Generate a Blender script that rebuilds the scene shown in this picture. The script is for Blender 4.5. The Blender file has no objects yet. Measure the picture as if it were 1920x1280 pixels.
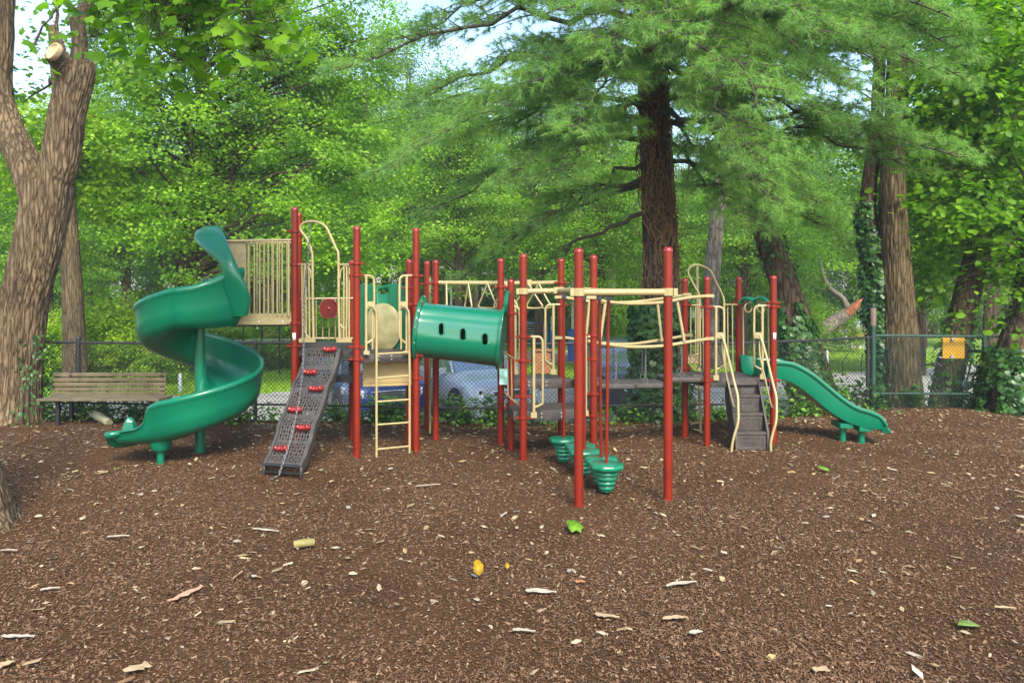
import bpy, math, random
import numpy as np
from mathutils import Vector, Matrix, noise
R = math.radians
random.seed(7)
scn = bpy.context.scene
COL = scn.collection
# ------------------------------------------------------------ camera, world, sun, exposure
F, HZ, H = 1540.0, 540.0, 2.1           # focal length in photo pixels, horizon row, eye height
cd = bpy.data.cameras.new('camera'); cam = bpy.data.objects.new('camera', cd); COL.objects.link(cam)
cam.location = (0, 0, H); cam.rotation_euler = (R(90), 0, 0)
cd.sensor_width = 36; cd.lens = 36 * F / 1920; cd.shift_y = -100 / 1920; cd.clip_end = 2000
scn.camera = cam
w = bpy.data.worlds.new('World'); scn.world = w; w.use_nodes = True
nt = w.node_tree; bg = nt.nodes['Background']
sky = nt.nodes.new('ShaderNodeTexSky'); sky.sky_type = 'NISHITA'; sky.sun_disc = False
SUN_EL, SUN_AZ = R(42), R(166)          # azimuth measured clockwise from +Y
sky.sun_elevation = SUN_EL; sky.sun_rotation = SUN_AZ; sky.dust_density = 1.5; sky.air_density = 1.0; sky.ozone_density = 1.0
nt.links.new(sky.outputs[0], bg.inputs[0]); bg.inputs[1].default_value = 0.15
sd = bpy.data.lights.new('sun', 'SUN'); sd.energy = 2.4; sd.angle = R(20); sd.color = (1, .93, .80)
so = bpy.data.objects.new('sun', sd); COL.objects.link(so)
dv = Vector((math.sin(SUN_AZ) * math.cos(SUN_EL), math.cos(SUN_AZ) * math.cos(SUN_EL), math.sin(SUN_EL)))
so.rotation_euler = dv.to_track_quat('Z', 'Y').to_euler()
scn.view_settings.view_transform = 'Standard'; scn.view_settings.look = 'None'
scn.view_settings.exposure = 1.65; scn.view_settings.gamma = 1
scn.render.resolution_x = 1024; scn.render.resolution_y = 682

def at(px, py, D): return Vector(((px - 960) / F * D, D, H - (py - HZ) / F * D))
def gx(px, D): return (px - 960) / F * D
def DB(py, z=0.0): return (H - z) * F / (py - HZ)

# ------------------------------------------------------------ materials
MATS = {}
def nmat(name):
    m = bpy.data.materials.new(name); m.use_nodes = True; MATS[name] = m
    n = m.node_tree; return m, n, n.nodes['Principled BSDF'], n.links
def ramp(n, fac, stops):
    r = n.nodes.new('ShaderNodeValToRGB'); n.links.new(fac, r.inputs[0])
    e = r.color_ramp.elements
    while len(e) < len(stops): e.new(.5)
    for i, (p, c) in enumerate(stops): e[i].position = p; e[i].color = (*c, 1)
    return r.outputs[0]
def tex(n, scale, detail=4, mp=(1, 1, 1), kind='noise', rough=.5, feature=None, co='Object', dist=0):
    tc = n.nodes.new('ShaderNodeTexCoord'); mm = n.nodes.new('ShaderNodeMapping'); mm.inputs['Scale'].default_value = mp
    n.links.new(tc.outputs[co], mm.inputs[0])
    t = n.nodes.new('ShaderNodeTexNoise' if kind == 'noise' else 'ShaderNodeTexVoronoi')
    t.inputs['Scale'].default_value = scale
    if kind == 'noise':
        t.inputs['Detail'].default_value = detail; t.inputs['Roughness'].default_value = rough; t.inputs['Distortion'].default_value = dist
        n.links.new(mm.outputs[0], t.inputs['Vector']); return t.outputs['Fac']
    if feature: t.feature = feature
    n.links.new(mm.outputs[0], t.inputs['Vector'])
    return t.outputs['Distance'] if feature == 'DISTANCE_TO_EDGE' else t.outputs['Color']
def bump(n, b, h, s=.5, d=.01):
    u = n.nodes.new('ShaderNodeBump'); u.inputs['Strength'].default_value = s; u.inputs['Distance'].default_value = d
    n.links.new(h, u.inputs['Height']); n.links.new(u.outputs[0], b.inputs['Normal'])
def mix(n, a, b, f, mode='MIX'):
    m = n.nodes.new('ShaderNodeMix'); m.data_type = 'RGBA'; m.blend_type = mode
    for s, v in ((m.inputs[0], f), (m.inputs[6], a), (m.inputs[7], b)):
        if isinstance(v, (int, float)): s.default_value = v
        elif isinstance(v, tuple): s.default_value = (*v, 1)
        else: n.links.new(v, s)
    return m.outputs[2]
def simple(name, c, rough=.5, var=.25, sc=6, metal=0, bmp=0, coat=0, dirt=None, dsc=3):
    m, n, b, l = nmat(name)
    t = tex(n, sc, 5)
    col = ramp(n, t, [(.3, tuple(x * (1 - var) for x in c)), (.7, tuple(min(1, x * (1 + var)) for x in c))])
    if dirt:
        col = mix(n, col, dirt, ramp(n, tex(n, dsc, 8, rough=.7), [(.5, (0, 0, 0)), (.72, (.7, .7, .7))]))
    l.new(col, b.inputs['Base Color']); b.inputs['Roughness'].default_value = rough; b.inputs['Metallic'].default_value = metal
    if coat: b.inputs['Coat Weight'].default_value = coat; b.inputs['Coat Roughness'].default_value = .15
    if bmp: bump(n, b, tex(n, sc * 6, 4), bmp)
    return m
def leafmat(name, cols, trans=.35, rough=.5, ns=.6):
    m, n, b, l = nmat(name)
    g = n.nodes.new('ShaderNodeNewGeometry')
    c1 = ramp(n, g.outputs['Random Per Island'], [(i / (len(cols) - 1), c) for i, c in enumerate(cols)])
    nz = ramp(n, tex(n, ns, 2), [(.35, (.62, .68, .7)), (.65, (1.25, 1.2, 1.0))])
    c = mix(n, c1, nz, 1.0, 'MULTIPLY')
    l.new(c, b.inputs['Base Color']); b.inputs['Roughness'].default_value = rough
    b.inputs['Specular IOR Level'].default_value = .35
    t = n.nodes.new('ShaderNodeBsdfTranslucent'); c2 = mix(n, c, (1.0, 1.15, .45), 1.0, 'MULTIPLY'); l.new(c2, t.inputs[0])
    ms = n.nodes.new('ShaderNodeMixShader'); ms.inputs[0].default_value = trans
    l.new(b.outputs[0], ms.inputs[1]); l.new(t.outputs[0], ms.inputs[2]); l.new(ms.outputs[0], n.nodes['Material Output'].inputs[0])
    return m
def barkmat(name, dark, light, sx=9, sz=1.3, strength=1.0):
    m, n, b, l = nmat(name)
    tc = n.nodes.new('ShaderNodeTexCoord'); mm = n.nodes.new('ShaderNodeMapping'); mm.inputs['Scale'].default_value = (sx, sx, sz)
    l.new(tc.outputs['Object'], mm.inputs[0])
    nz = n.nodes.new('ShaderNodeTexNoise'); nz.inputs['Scale'].default_value = 1.0; nz.inputs['Detail'].default_value = 3
    l.new(mm.outputs[0], nz.inputs['Vector'])
    ad = n.nodes.new('ShaderNodeMix'); ad.data_type = 'VECTOR'; ad.inputs[0].default_value = .35
    l.new(mm.outputs[0], ad.inputs[4]); l.new(nz.outputs['Color'], ad.inputs[5])
    v = n.nodes.new('ShaderNodeTexVoronoi'); v.feature = 'DISTANCE_TO_EDGE'; v.inputs['Scale'].default_value = 2.2
    l.new(ad.outputs[1], v.inputs['Vector'])
    col = ramp(n, v.outputs['Distance'], [(0.0, dark), (.12, tuple((a + b_) / 2 for a, b_ in zip(dark, light))), (.4, light)])
    fine = ramp(n, tex(n, 22, 6, (1, 1, .35)), [(.3, (.65, .62, .6)), (.7, (1.25, 1.22, 1.18))])
    col = mix(n, col, fine, 1.0, 'MULTIPLY')
    pat = ramp(n, tex(n, 1.6, 3), [(.4, (.85, .85, .85)), (.65, (1.15, 1.12, 1.05))])
    l.new(mix(n, col, pat, 1.0, 'MULTIPLY'), b.inputs['Base Color']); b.inputs['Roughness'].default_value = .95
    b.inputs['Specular IOR Level'].default_value = .15
    mr = n.nodes.new('ShaderNodeMath'); mr.operation = 'MINIMUM'; mr.inputs[1].default_value = .3; l.new(v.outputs['Distance'], mr.inputs[0])
    ma = n.nodes.new('ShaderNodeMath'); ma.operation = 'MULTIPLY_ADD'; ma.inputs[1].default_value = .12
    l.new(tex(n, 30, 6, (1, 1, .5)), ma.inputs[0]); l.new(mr.outputs[0], ma.inputs[2])
    bump(n, b, ma.outputs[0], strength, .06)
    return m
red = simple('red_steel', (.155, .010, .0015), .45, .12, 3, coat=.04, dirt=(.095, .006, .003), dsc=5)
red.node_tree.nodes['Principled BSDF'].inputs['Specular IOR Level'].default_value = .3
redplastic = simple('red_plastic', (.20, .006, .004), .35, .2, 8, coat=.2)
beige = simple('beige_steel', (.31, .25, .115), .42, .07, 4, coat=.15, dirt=(.23, .175, .08), dsc=9)
beigepanel = simple('beige_plastic', (.29, .235, .105), .5, .1, 4, dirt=(.10, .08, .04), dsc=22)
m, n, b, l = nmat('green_plastic')
g1 = ramp(n, tex(n, 1.6, 3), [(.3, (.0002, .108, .055)), (.7, (.0005, .140, .072))])
geo = n.nodes.new('ShaderNodeNewGeometry'); sp = n.nodes.new('ShaderNodeSeparateXYZ'); l.new(geo.outputs['Normal'], sp.inputs[0])
l.new(g1, b.inputs['Base Color']); b.inputs['Roughness'].default_value = .34; b.inputs['Specular IOR Level'].default_value = .35; b.inputs['Coat Weight'].default_value = .3; b.inputs['Coat Roughness'].default_value = .08
bump(n, b, tex(n, 40, 3), .05, .004); green = m
greendark = simple('green_panel', (.004, .105, .048), .45, .12, 3)
greenpod = simple('green_pod_plastic', (.002, .145, .072), .35, .12, 4, coat=.3, dirt=(.006, .09, .05), dsc=12)
deckm = simple('deck_rubber', (.044, .037, .033), .7, .3, 10, bmp=.3, dirt=(.10, .08, .06), dsc=9)
wallm = simple('climber_plastic', (.040, .036, .034), .6, .25, 12, bmp=.2, dirt=(.075, .062, .05), dsc=7)
blackm = simple('black_steel', (.012, .012, .013), .5, .2, 6)
chainm = simple('chain_steel', (.11, .11, .12), .5, .2, 10, metal=.5)
tanpanel = simple('tan_step_panel', (.34, .25, .10), .6, .12, 3, dirt=(.16, .10, .04), dsc=5)
m, n, b, l = nmat('cloudy_bubble')
l.new(ramp(n, tex(n, 5, 6, rough=.65), [(.35, (.18, .17, .07)), (.6, (.29, .27, .14)), (.75, (.22, .17, .06))]), b.inputs['Base Color'])
b.inputs['Roughness'].default_value = .35; bubble = m
white = simple('white_label', (.7, .7, .68), .5, .05)
fencem = simple('black_vinyl_wire', (.012, .013, .013), .6, .2, 8)
gfence = simple('green_vinyl', (.008, .040, .025), .5, .2, 8)
gwire = simple('green_wire', (.03, .07, .045), .6, .2, 8)
greywood = simple('weathered_wood', (.14, .112, .062), .9, .3, 4, bmp=.6, dirt=(.05, .055, .025), dsc=9)
brownwood = simple('brown_wood', (.30, .12, .045), .7, .2, 4)
yellowm = simple('yellow_sign_paint', (.50, .26, .004), .5, .08, 4)
galv = simple('galvanised_steel', (.42, .43, .44), .5, .15, 8, metal=.4)
bluepad = simple('blue_pad', (.02, .10, .42), .6, .1, 3)
skin1 = simple('skin', (.50, .30, .20), .6, .05)
tyrem = simple('tyre_rubber', (.015, .015, .016), .8, .1)
rimm = simple('alloy', (.35, .36, .38), .35, .05, metal=.6)
m, n, b, l = nmat('car_glass'); b.inputs['Base Color'].default_value = (.30, .38, .40, 1); b.inputs['Metallic'].default_value = .75; b.inputs['Roughness'].default_value = .06; b.inputs['Coat Weight'].default_value = .6; cglass = m
m, n, b, l = nmat('lamp_glass'); b.inputs['Base Color'].default_value = (.6, .63, .66, 1); b.inputs['Roughness'].default_value = .1; b.inputs['Metallic'].default_value = .4; lglass = m
chrome = simple('chrome_trim', (.6, .62, .64), .2, .03, metal=.9)

L_maple = leafmat('maple_leaves', [(0.1265, 0.2760, 0.0172), (0.1725, 0.3450, 0.0230), (0.2300, 0.4140, 0.0322), (0.2990, 0.4945, 0.0460)], .52)
L_yel = leafmat('yellow_green_leaves', [(.17, .30, .015), (.26, .42, .02), (.36, .52, .03)], .5)
L_far = leafmat('woodland_leaves', [(0.0862, 0.1955, 0.0403), (0.1380, 0.2760, 0.0575), (0.2070, 0.3565, 0.0805)], .48, ns=.25)
L_mid = leafmat('mid_green_leaves', [(0.0920, 0.2070, 0.0138), (0.1380, 0.2875, 0.0207), (0.2070, 0.3795, 0.0322), (0.2990, 0.4715, 0.0517)], .48, .4)
L_dark = leafmat('ivy_leaves', [(.018, .065, .014), (.03, .095, .02), (.06, .14, .028)], .2, .35, ns=3)
L_big = leafmat('broad_leaves', [(.10, .24, .012), (.15, .32, .016), (.22, .40, .03)], .6, .4, ns=1.5)
L_pine = leafmat('pine_needles', [(0.1063, 0.2500, 0.0688), (0.1562, 0.3375, 0.0875), (0.2250, 0.4250, 0.1125), (0.2750, 0.3750, 0.0875)], .45, .5, ns=1.1)
L_weed = leafmat('weed_leaves', [(.07, .18, .02), (.11, .26, .03), (.18, .34, .06)], .4, ns=2)
B_big = barkmat('furrowed_bark', (.050, .036, .022), (.185, .140, .090), 12, 1.2, .8)
B_dark = barkmat('dark_bark', (.035, .026, .018), (.12, .088, .060), 8, 1.2, 1.0)
B_brown = barkmat('brown_bark', (.036, .028, .016), (.145, .112, .066), 13, 1.2, .6)
B_grey = barkmat('grey_bark', (.075, .068, .055), (.20, .185, .155), 5, 1.2, .5)
B_twig = simple('branch_bark', (.045, .036, .027), .9, .3, 8)
vinem = simple('dead_vine', (.17, .095, .05), .9, .5, 25)
deadleaf = leafmat('dead_leaves', [(.07, .035, .018), (.13, .065, .03), (.20, .11, .05)], .15, .8, ns=4)
litterm = leafmat('leaf_litter', [(0.2340, 0.1530, 0.0810), (0.3420, 0.2610, 0.1620), (0.4140, 0.3600, 0.2700), (0.3600, 0.2790, 0.1350), (0.1980, 0.1080, 0.0540), (0.4500, 0.4140, 0.3510)], .1, .8, ns=4)
m, n, b, l = nmat('mulch_chips')
g = n.nodes.new('ShaderNodeNewGeometry')
l.new(mix(n, ramp(n, g.outputs['Random Per Island'], [(0, (0.0555, 0.0303, 0.0163)), (.3, (0.0947, 0.0518, 0.0281)), (.6, (0.1317, 0.0762, 0.0429)), (.88, (0.1687, 0.1021, 0.0599)), (.97, (0.2220, 0.1517, 0.0962)), (1, (0.2812, 0.2294, 0.1628))]), ramp(n, tex(n, .9, 5, rough=.65), [(.3, (.78, .76, .74)), (.7, (1.22, 1.18, 1.12))]), 1.0, 'MULTIPLY'), b.inputs['Base Color'])
b.inputs['Roughness'].default_value = .9; b.inputs['Specular IOR Level'].default_value = .2; chipm = m

# ------------------------------------------------------------ mesh helpers
def tag(o, label=None, cat=None, group=None, kind=None):
    if label: o['label'] = label
    if cat: o['category'] = cat
    if group: o['group'] = group
    if kind: o['kind'] = kind
    return o
def empty(name, loc, label, cat, group=None, rz=0):
    o = bpy.data.objects.new(name, None); COL.objects.link(o); o.location = loc; o.rotation_euler.z = rz
    o.empty_display_size = .2
    return tag(o, label, cat, group)
def npmesh(name, V, Fa, mat, smooth=False):
    """V (n,3); Fa (m,k) constant-size faces"""
    me = bpy.data.meshes.new(name); V = np.asarray(V, np.float32); Fa = np.asarray(Fa, np.int32); k = Fa.shape[1]
    me.vertices.add(len(V)); me.vertices.foreach_set('co', V.ravel())
    me.loops.add(Fa.size); me.loops.foreach_set('vertex_index', Fa.ravel())
    me.polygons.add(len(Fa)); me.polygons.foreach_set('loop_start', np.arange(0, Fa.size, k, dtype=np.int32))
    me.update(calc_edges=True); me.validate()
    if smooth: me.polygons.foreach_set('use_smooth', np.ones(len(me.polygons), bool))
    if mat: me.materials.append(mat)
    return me
def link(name, me, parent=None, loc=None):
    o = bpy.data.objects.new(name, me); COL.objects.link(o)
    if parent:
        o.parent = parent
        if loc is None:
            p = parent; M = Matrix.Identity(4); chain = []
            while p: chain.append(p); p = p.parent
            for q in reversed(chain): M = M @ Matrix.LocRotScale(q.location, q.rotation_euler, q.scale)
            o.matrix_parent_inverse = Matrix.Identity(4); mi = M.inverted(); o.location, ro, o.scale = mi.decompose(); o.rotation_euler = ro.to_euler()
    if loc is not None: o.location = loc
    return o
class MB:
    """collects shapes in world space; build() makes one mesh object"""
    def __init__(s): s.v = []; s.f = []
    def add(s, vs, fs):
        k = len(s.v); s.v += [tuple(p) for p in vs]; s.f += [tuple(i + k for i in f) for f in fs]; return s
    def box(s, c, size, rz=0, M=None):
        x, y, z = (q / 2 for q in size); b = min(x, y, z) * .18
        vs = []
        for sz in (-1, 1):
            for (a, e) in ((x - b, y), (x, y - b)) : pass
        pts = []
        for zz, ins in ((-z, b), (-z + b, 0), (z - b, 0), (z, b)):
            X, Y = x - ins, y - ins; e = b
            pts += [(X, -Y + e, zz), (X, Y - e, zz), (X - e, Y, zz), (-X + e, Y, zz), (-X, Y - e, zz), (-X, -Y + e, zz), (-X + e, -Y, zz), (X - e, -Y, zz)]
        fs = [tuple(range(7, -1, -1)), tuple(range(24, 32))]
        for r in range(3):
            for i in range(8): j = (i + 1) % 8; fs.append((r * 8 + i, r * 8 + j, r * 8 + 8 + j, r * 8 + 8 + i))
        M = M or Matrix.Rotation(rz, 3, 'Z'); c = Vector(c)
        return s.add([c + M @ Vector(p) for p in pts], fs)
    def bar(s, a, b, w, h, up=(0, 0, 1)):
        a, b = Vector(a), Vector(b); d = b - a; L = d.length; d.normalize(); u = Vector(up)
        y = u.cross(d)
        if y.length < 1e-4: y = Vector((0, 1, 0)).cross(d)
        y.normalize(); z = d.cross(y)
        M = Matrix((d, y, z)).transposed()
        return s.box((a + b) / 2, (L, w, h), M=M)
    def tube(s, pts, r, n=10, cap=True, smooth=0, closed=False):
        P = [Vector(p) for p in pts]
        rr = list(r) if hasattr(r, '__len__') else [r] * len(P)
        if smooth:
            Q = []; q2 = []
            m = len(P)
            for i in range(m - (0 if closed else 1)):
                p0 = P[(i - 1) % m] if (closed or i > 0) else P[0]; p1 = P[i]; p2 = P[(i + 1) % m]; p3 = P[(i + 2) % m] if (closed or i < m - 2) else P[-1]
                for k in range(smooth):
                    t = k / smooth
                    Q.append(.5 * ((2 * p1) + (-p0 + p2) * t + (2 * p0 - 5 * p1 + 4 * p2 - p3) * t * t + (-p0 + 3 * p1 - 3 * p2 + p3) * t ** 3))
                    q2.append(rr[i] * (1 - t) + rr[(i + 1) % m] * t)
            if not closed: Q.append(P[-1]); q2.append(rr[-1])
            P, rr = Q, q2
        m = len(P); vs = []; nrm = None
        for i in range(m):
            if closed: d = P[(i + 1) % m] - P[i - 1]
            else: d = P[min(i + 1, m - 1)] - P[max(i - 1, 0)]
            if d.length < 1e-9: d = Vector((0, 0, 1))
            d.normalize()
            if nrm is None:
                nrm = d.orthogonal().normalized()
            nrm = (nrm - d * nrm.dot(d))
            nrm = nrm.normalized() if nrm.length > 1e-6 else d.orthogonal().normalized()
            bn = d.cross(nrm)
            for k in range(n):
                a = 2 * math.pi * k / n; vs.append(P[i] + (nrm * math.cos(a) + bn * math.sin(a)) * rr[i])
        fs = []
        for i in range(m if closed else m - 1):
            j = (i + 1) % m
            for k in range(n): k2 = (k + 1) % n; fs.append((i * n + k, i * n + k2, j * n + k2, j * n + k))
        if cap and not closed: fs += [tuple(range(n - 1, -1, -1)), tuple(range((m - 1) * n, m * n))]
        return s.add(vs, fs)
    def lathe(s, c, prof, n=20, M=None, scal=None):
        c = Vector(c); M = M or Matrix.Identity(3); vs = []
        for (r, z) in prof:
            for k in range(n):
                a = 2 * math.pi * k / n; q = r * (scal(a, r, z) if scal else 1)
                vs.append(c + M @ Vector((q * math.cos(a), q * math.sin(a), z)))
        fs = []
        for i in range(len(prof) - 1):
            for k in range(n): k2 = (k + 1) % n; fs.append((i * n + k, i * n + k2, (i + 1) * n + k2, (i + 1) * n + k))
        fs += [tuple(range(n - 1, -1, -1)), tuple(range((len(prof) - 1) * n, len(prof) * n))]
        return s.add(vs, fs)
    def prism(s, poly, z0, z1):
        n = len(poly); b = .012
        c = Vector((sum(p[0] for p in poly) / n, sum(p[1] for p in poly) / n))
        def ins(p, k): q = Vector((p[0], p[1])); d = c - q; return q + d.normalized() * k
        vs = []
        for z, k in ((z0, b), (z0 + b, 0), (z1 - b, 0), (z1, b)):
            vs += [(*ins(p, k), z) for p in poly]
        fs = [tuple(range(n - 1, -1, -1)), tuple(range(3 * n, 4 * n))]
        for r in range(3):
            for i in range(n): j = (i + 1) % n; fs.append((r * n + i, r * n + j, (r + 1) * n + j, (r + 1) * n + i))
        return s.add(vs, fs)
    def loft(s, rings, closed=True, caps=True):
        n = len(rings[0]); vs = [p for r in rings for p in r]; fs = []
        for i in range(len(rings) - 1):
            for k in range(n if closed else n - 1): k2 = (k + 1) % n; fs.append((i * n + k, i * n + k2, (i + 1) * n + k2, (i + 1) * n + k))
        if caps: fs += [tuple(range(n - 1, -1, -1)), tuple(range((len(rings) - 1) * n, len(rings) * n))]
        return s.add(vs, fs)
    def build(s, name, mat, parent=None, angle=38, loc=None):
        me = bpy.data.meshes.new(name); me.from_pydata([tuple(v) for v in s.v], [], s.f); me.update()
        me.polygons.foreach_set('use_smooth', np.ones(len(me.polygons), bool))
        me.set_sharp_from_angle(angle=R(angle))
        if mat: me.materials.append(mat)
        return link(name, me, parent, loc)
def solidify(o, t, off=0):
    m = o.modifiers.new('s', 'SOLIDIFY'); m.thickness = t; m.offset = off; return o

def dup(root, loc, rz=None, label=None, group=None, scale=None):
    c = root.copy(); COL.objects.link(c); c.location = loc
    if rz is not None: c.rotation_euler.z = rz
    if scale is not None: c.scale = scale
    if label: c['label'] = label
    if group: c['group'] = group
    for ch in list(root.children):
        d = ch.copy(); COL.objects.link(d); d.parent = c
        for g_ in list(ch.children): e = g_.copy(); COL.objects.link(e); e.parent = d
    return c

# ------------------------------------------------------------ ground
FX = [-30, -8.2, -3, 0, 4, 6.25, 12, 30]; FY = [13.6, 13.15, 12.7, 12.45, 13.0, 14.15, 14.5, 15.5]
def fy(x): return float(np.interp(x, FX, FY))
def gzv(x, y):
    t = y - np.interp(x, FX, FY)
    s = np.clip((t - .15) / 3.0, 0, 1); s = s * s * (3 - 2 * s)
    z = -.8 * s
    z = z - .4 * np.clip((y - 24) / 10, 0, 1) - .3 * np.clip((y - 34) / 19, 0, 1) - .3 * np.clip((y - 53) / 80, 0, 1)
    return z
def gz(x, y): return float(gzv(np.array(x), np.array(y)))
PB = [(1085, 7.84), (1252.5, 8.07), (981, 9.89), (1113, 10.14), (939, 10.9), (958, 10.55), (817, 11.35), (801, 11.98), (780, 10.4), (669, 10.05), (660, 11.3), (552.5, 10.3), (1284, 11.5), (1325.5, 10.93), (1450, 11.04), (1052, 11.05), (375, 10.4), (706, 10.0), (768, 10.3)]
def und(x, y):   # gentle bumps of the mulch
    x = np.asarray(x, float); y = np.asarray(y, float); mo = 0 * x
    for px_, d_ in PB: mo = mo + .028 * np.exp(-((x - gx(px_, d_)) ** 2 + (y - d_) ** 2) / (.016 + .006 * math.sin(px_)))
    return mo - .05 * np.exp(-((x + 4.75) ** 2 + (y - 9.85) ** 2) / .22) - .05 * np.exp(-((x - 5.3) ** 2 + (y - 11.3) ** 2) / .22) - .035 * np.exp(-((x + 2.6) ** 2 + (y - 8.9) ** 2) / .2) + .018 * np.sin(x * 1.7 + y * .6) * np.sin(y * 1.3 - x * .4) + .012 * np.sin(x * 4.1 + 1) * np.sin(y * 3.3 + x)
def sheet(name, xs, ys, zf, mat, mask=None):
    X, Y = np.meshgrid(xs, ys); Z = zf(X, Y); V = np.stack([X, Y, Z], -1).reshape(-1, 3)
    ny, nx = X.shape; i = np.arange(ny - 1)[:, None] * nx + np.arange(nx - 1)[None, :]
    Fq = np.stack([i, i + 1, i + nx + 1, i + nx], -1).reshape(-1, 4)
    if mask is not None:
        c = V[Fq].mean(1); Fq = Fq[mask(c[:, 0], c[:, 1])]
    o = link(name, npmesh(name, V, Fq, mat, True)); tag(o, kind='structure'); return o
m, n, b, l = nmat('mulch_ground')
c1 = ramp(n, tex(n, 38, 8, rough=.7), [(.3, (0.0395, 0.0188, 0.0076)), (.5, (0.0778, 0.0381, 0.0156)), (.68, (0.1096, 0.0569, 0.0253)), (.8, (0.1530, 0.0911, 0.0421))])
v = tex(n, 60, kind='vor'); c1 = mix(n, c1, v, .10, 'OVERLAY')
c1 = mix(n, c1, ramp(n, tex(n, .8, 4), [(.35, (.82, .8, .78)), (.65, (1.15, 1.12, 1.08))]), 1.0, 'MULTIPLY')
l.new(c1, b.inputs['Base Color']); b.inputs['Roughness'].default_value = .95; b.inputs['Specular IOR Level'].default_value = .15
bump(n, b, tex(n, 45, 8, rough=.7), 1.0, .03); mulchm = m
m, n, b, l = nmat('grass_ground')
c1 = ramp(n, tex(n, 2.2, 8, rough=.7), [(.3, (.12, .22, .012)), (.55, (.20, .35, .02)), (.75, (.29, .43, .03))])
l.new(c1, b.inputs['Base Color']); b.inputs['Roughness'].default_value = .9; bump(n, b, tex(n, 30, 6), 1.0, .05); grassm = m
m, n, b, l = nmat('asphalt')
c1 = ramp(n, tex(n, 1.1, 6, rough=.6), [(.3, (.21, .20, .18)), (.7, (.34, .33, .30))]); c1 = mix(n, c1, ramp(n, tex(n, 60, 4), [(.3, (.8, .8, .8)), (.7, (1.2, 1.2, 1.2))]), 1.0, 'MULTIPLY')
l.new(c1, b.inputs['Base Color']); b.inputs['Roughness'].default_value = .9; asphaltm = m
sandm = simple('sand', (.50, .36, .22), .95, .15, 2, bmp=.5)
concretem = simple('pale_concrete', (.62, .60, .56), .9, .1, 2)
soilm = simple('bank_soil', (.085, .06, .035), .95, .4, 5, bmp=1, dirt=(.05, .09, .02), dsc=3)
ys1 = np.concatenate([np.linspace(-6, 3, 10), np.linspace(3.1, 16.5, 260)])
sheet('ground', np.concatenate([np.linspace(-600, -30, 12), np.linspace(-29, 29, 80), np.linspace(30, 600, 12)]), np.concatenate([np.linspace(-60, 12, 12), np.linspace(12.2, 60, 150), np.linspace(61, 900, 30)]), lambda x, y: gzv(x, y) - .06, grassm)
sheet('mulch_bed', np.linspace(-14, 16, 420), ys1, lambda x, y: gzv(x, y) + und(x, y) * (y - np.interp(x, FX, FY) < .1), mulchm, lambda x, y: y < np.interp(x, FX, FY) + .5)
sheet('bank', np.linspace(-29, 29, 120), np.linspace(12, 17.6, 60), lambda x, y: gzv(x, y) - .012, soilm, lambda x, y: (y > np.interp(x, FX, FY) - .3) & (y < np.interp(x, FX, FY) + 2.9))
RX = [-40, -7.9, 12, 22, 60]; RY = [18, 22.6, 31, 37, 52]
sheet('road', np.linspace(-60, 60, 161), np.linspace(14.5, 54, 200), lambda x, y: gzv(x, y) - .03, asphaltm, lambda x, y: (y > np.interp(x, FX, FY) + 2.5) & (y < np.interp(x, RX, RY)))
sheet('sand_court', np.linspace(-4, 9.5, 30), np.linspace(37, 46, 20), lambda x, y: gzv(x, y) - .02, sandm)
sheet('sand_court_right', np.linspace(15.5, 21, 20), np.linspace(52, 57, 20), lambda x, y: gzv(x, y) - .02, sandm).name = 'sand_court'
# splash pad
t = MB(); t.lathe((22.0, 51.0, gz(22.0, 51) - .06), [(0.01, 0), (2.3, 0), (2.3, .09), (2.2, .1), (.01, .1)], 40)
tag(t.build('paved_pad', concretem), kind='structure')

# wood chips lying on the bed (one carpet nobody could count)
rng = np.random.default_rng(3)
def basis(N, rng):
    a = rng.normal(size=N.shape); T = a - N * (a * N).sum(1, keepdims=True); T /= np.linalg.norm(T, axis=1, keepdims=True) + 1e-9
    return T, np.cross(N, T)
def ground_pts(n, y0, y1, pw, rng, xm=1.0):
    y = y0 + (y1 - y0) * rng.random(n) ** pw; x = (rng.random(n) * 2 - 1) * (y * .66 * xm + .3)
    k = y < np.interp(x, FX, FY) + .35; return x[k], y[k]
x, y = ground_pts(330000, 3.9, 14.4, 1.15, rng); k_ = rng.random(len(x)) < .72 + .4 * np.sin(x * 1.9 + 1.3 * np.sin(y * 1.1)) * np.sin(y * 1.4 + x * .5); x, y = x[k_], y[k_]; n_ = len(x)
N = np.stack([rng.normal(0, .38, n_), rng.normal(0, .38, n_), np.ones(n_)], 1); N /= np.linalg.norm(N, axis=1, keepdims=True)
T, Bv = basis(N, rng); P = np.stack([x, y, gzv(x, y) + und(x, y) + .004 + rng.random(n_) * .01], 1)
Ls = (.005 + .0115 * rng.random(n_) ** 2.6)[:, None] * (1 + y[:, None] * .02); Ws = Ls * (.22 + .3 * rng.random(n_)[:, None]); Hs = .004
V = np.stack([P - T * Ls - Bv * Ws * .6, P + T * Ls * .8 - Bv * Ws, P + T * Ls + Bv * Ws * .7, P - T * Ls * .8 + Bv * Ws, P + N * Hs], 1).reshape(-1, 3)
i = np.arange(n_)[:, None] * 5
Fc = np.concatenate([i + np.array([[0, 1, 4]]), i + np.array([[1, 2, 4]]), i + np.array([[2, 3, 4]]), i + np.array([[3, 0, 4]])], 0)
tag(link('wood_chips', npmesh('wood_chips', V, Fc, chipm)), 'small brown wood chips covering the play area ground', 'mulch', kind='stuff')

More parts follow.
